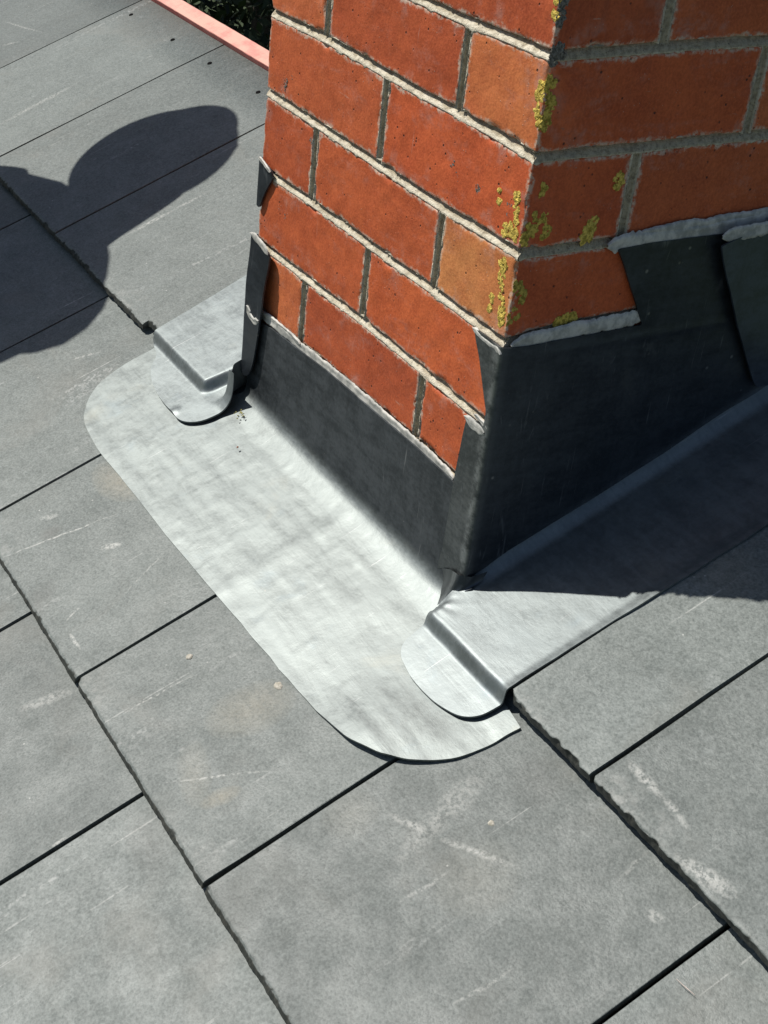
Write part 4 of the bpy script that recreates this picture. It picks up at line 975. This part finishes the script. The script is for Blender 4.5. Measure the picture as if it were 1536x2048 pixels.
skin('trousers', [pel, hR, hL, kR, kL, aR, aL, hR.lerp(kR, .5), hL.lerp(kL, .5)], [(0, 1), (0, 2), (1, 7), (7, 3), (2, 8), (8, 4), (3, 5), (4, 6)], [.12, .088, .088, .066, .066, .045, .045, .085, .085], m_leg, person)
# head: skull, jaw, nose, ears; looks ahead up the slope and down
hdir = (hd - neck).normalized()
face_dir = (Vector((.35, .75, -.55)) - hdir * Vector((.35, .75, -.55)).dot(hdir)).normalized(); sdir = hdir.cross(face_dir)
nu, nv = 32, 24; HV = []
for i in range(nv + 1):
    ph = math.pi * i / nv
    for j in range(nu):
        a = 2 * math.pi * j / nu; x, y, z = math.sin(ph) * math.sin(a), math.sin(ph) * math.cos(a), math.cos(ph)
        rx, ry, rz = .080, .098, .114
        if z < -.1: rx *= 1 - .28 * (-z - .1); ry *= 1 - .10 * (-z)
        nose = .022 * math.exp(-((a if a < math.pi else a - 2 * math.pi) / .16) ** 2 - ((z + .12) / .16) ** 2)
        brow = .006 * math.exp(-((z - .12) / .1) ** 2) * max(0, y); eye = -.010 * math.exp(-((abs(a if a < math.pi else a - 2 * math.pi) - .38) / .15) ** 2 - ((z - .02) / .09) ** 2)
        lips = .006 * math.exp(-((a if a < math.pi else a - 2 * math.pi) / .3) ** 2 - ((z + .48) / .07) ** 2)
        HV.append(tuple(hd + sdir * (x * rx) + face_dir * (y * ry + nose + brow + eye + lips) + hdir * (z * rz)))
HF = [[i * nu + j, (i + 1) * nu + j, (i + 1) * nu + (j + 1) % nu, i * nu + (j + 1) % nu] for i in range(nv) for j in range(nu)]
mesh_obj('head', HV, HF, m_skin, person)
hv = [tuple(Vector(v) + (Vector(v) - hd).normalized() * .012) for v in HV]
hf = []
for f in HF:
    c = sum((Vector(HV[i]) for i in f), Vector()) / 4 - hd
    if c.dot(hdir) > .045 - (.0 if c.dot(face_dir) > .03 else .09) : hf.append(f)
mesh_obj('hair', hv, hf, m_hair, person)
# hood of the fleece, pulled up round the head
hc = hd - hdir * .020 - face_dir * .006; HN = 26; hv2 = []; hf2 = []
for lay in (1.0, .955):
    for i in range(HN + 1):
        ph = math.pi * i / HN
        for jj in range(36):
            a = 2 * math.pi * jj / 36
            hv2.append(tuple(hc + (hdir * (math.cos(ph) * .132) + sdir * (math.sin(ph) * math.sin(a) * .120) + face_dir * (math.sin(ph) * math.cos(a) * .128)) * lay))
for lay in (0, 1):
    o0 = lay * (HN + 1) * 36
    for i in range(HN):
        for jj in range(36):
            c = (Vector(hv2[o0 + i * 36 + jj]) - hc)
            if c.dot(face_dir) > .095 and abs(c.dot(hdir)) < .085: continue
            f = [o0 + i * 36 + jj, o0 + i * 36 + (jj + 1) % 36, o0 + (i + 1) * 36 + (jj + 1) % 36, o0 + (i + 1) * 36 + jj]
            hf2.append(f if lay == 0 else f[::-1])
mesh_obj('hood', hv2, hf2, m_top, person)
for sg in (-1, 1):
    e0 = hd + sdir * (.084 * sg) - face_dir * .01 - hdir * .01
    EV = [tuple(e0 + sdir * (v[0] * .010) + face_dir * (v[1] * .017) + hdir * (v[2] * .032)) for v in ICO]
    mesh_obj('ear', EV, [list(f) for f in ICF], m_skin, person)
skin('neck', [neck - hdir * .03, neck.lerp(hd, .55)], [(0, 1)], [.062, .058], m_skin, person)
def hand(h, elbow, side):
    d = (h - elbow).normalized(); fwd = Vector((.2 * side, .9, .40)).normalized() if side < 0 else d; across = Vector((1, 0, 0)) * side if side < 0 else d.cross(S).normalized() * .8
    palm0 = elbow.lerp(h, .86); palm = h + fwd * .02 - Vector((0, 0, .02)); V = [palm0, palm]; E = [(0, 1)]; R = [.026, (.038, .02)]
    for q, (o_, L) in enumerate([(-.030, .070), (-.010, .082), (.010, .076), (.030, .060)]):
        b0 = palm + fwd * .03 + across * o_; V += [b0, b0 + fwd * L * .5 + Vector((0, 0, .006)), b0 + fwd * L + Vector((0, 0, -.012))]
        n = len(V); E += [(1, n - 3), (n - 3, n - 2), (n - 2, n - 1)]; R += [.010, .009, .0075]
    b0 = palm - across * .035; V += [b0, b0 - across * .03 + fwd * .035]; n = len(V); E += [(1, n - 2), (n - 2, n - 1)]; R += [.012, .009]
    skin('hand', V, E, R, m_skin, person, sub=1)
hand(handR, eR, 1); hand(handL, eL, -1)
for a_ in (aR, aL):
    skin('boot', [a_ + Vector((0, .04, .0)), a_ + Vector((0, -.03, -.0)), a_ + Vector((0, -.06, -.03)), a_ + Vector((0, -.10, -.11))], [(0, 1), (1, 2), (2, 3)], [.050, .050, .046, .040], m_boot, person)

# ------------------------------------------------------------------ GARDEN BEYOND THE RIDGE
M_GROUND = mat_simple('grass_ground', (.030, .045, .015), (.055, .075, .025), 2, .95)
g_ = mesh_obj('ground', [(-400, -400, -7), (400, -400, -7), (400, 400, -7), (-400, 400, -7)], [[0, 1, 2, 3]], M_GROUND, None, smooth=False); tag(g_, kind='structure')
def mat_leaf():
    m, nt, b = new_mat('leaf'); g = G(nt); P = g.n('ShaderNodeNewGeometry').outputs['Position']
    c = g.mix(g.rng(g.noise(P, 4, 3, .6), .35, .65), (.010, .018, .006), (.030, .050, .014)); g.l(c, b.inputs['Base Color']); b.inputs['Roughness'].default_value = .6
    return m
M_LEAF = mat_leaf(); M_BARK = mat_simple('bark', (.05, .04, .03), (.10, .08, .06), 20, .95, .8, .02)
def tree(loc, H, R, seed, label):
    t = empty('broadleaf_tree', loc); tag(t, label, 'tree'); r = np.random.RandomState(seed); lx, ly, lz = loc
    rings = []; nz = 10
    for i in range(nz):
        f = i / (nz - 1); rad = .28 * (1 - .75 * f); an = np.linspace(0, 2 * np.pi, 11)[:-1]
        rings.append(np.stack([lx + rad * np.cos(an) + .15 * math.sin(f * 4), ly + rad * np.sin(an), lz + f * H * .8 + 0 * an], -1))
    V = np.concatenate(rings); F = [[i * 10 + j, i * 10 + (j + 1) % 10, (i + 1) * 10 + (j + 1) % 10, (i + 1) * 10 + j] for i in range(nz - 1) for j in range(10)]
    mesh_obj('trunk', V, F, M_BARK, t)
    for q in range(7):
        an = q * 2.4; z0 = H * (.35 + .06 * q); a = np.array([lx, ly, lz + z0]); b = a + np.array([math.cos(an) * R * .7, math.sin(an) * R * .7, R * .35])
        d = (b - a) / np.linalg.norm(b - a); n_ = np.cross(d, [0, 0, 1]); n_ /= np.linalg.norm(n_); m2 = np.cross(d, n_); an_ = np.linspace(0, 2 * np.pi, 7)[:-1]
        V = np.concatenate([c + rr * (np.cos(an_)[:, None] * n_ + np.sin(an_)[:, None] * m2) for c, rr in ((a, .10), ((a + b) / 2 + [0, 0, .1], .07), (b, .02))])
        mesh_obj('limb', V, [[i * 6 + j, i * 6 + (j + 1) % 6, (i + 1) * 6 + (j + 1) % 6, (i + 1) * 6 + j] for i in range(2) for j in range(6)], M_BARK, t)
    # leaves in clumps
    nc = 150; cl_ = r.randn(nc, 3); cl_ /= np.linalg.norm(cl_, axis=1)[:, None]; cl_ *= (r.rand(nc, 1) ** .45) * np.array([R, R, H * .42]); cl_ += np.array([lx, ly, lz + H * .60])
    N = 26000; ci = r.randint(nc, size=N); P = cl_[ci] + r.randn(N, 3) * R * .13
    a = r.randn(N, 3); a /= np.linalg.norm(a, axis=1)[:, None]; b = np.cross(a, r.randn(N, 3)); b /= np.linalg.norm(b, axis=1)[:, None]
    s_ = r.uniform(.04, .075, (N, 1)); V = np.stack([P - a * s_, P + b * s_ * .45, P + a * s_, P - b * s_ * .45], 1).reshape(-1, 3)
    F = np.arange(N * 4).reshape(-1, 4)
    mesh_obj('crown', V, F, M_LEAF, t, smooth=False)
tree((-8.6, 4.3, -7), 8.2, 2.7, 1, 'dark leafy tree beyond the ridge, seen between the red batten and the chimney')
tree((-11.6, 1.9, -7), 16.0, 3.2, 2, 'tall broad tree added out of view so its crown shades the lower dark tree')  # unseen tree, added towards the sun to darken the visible one
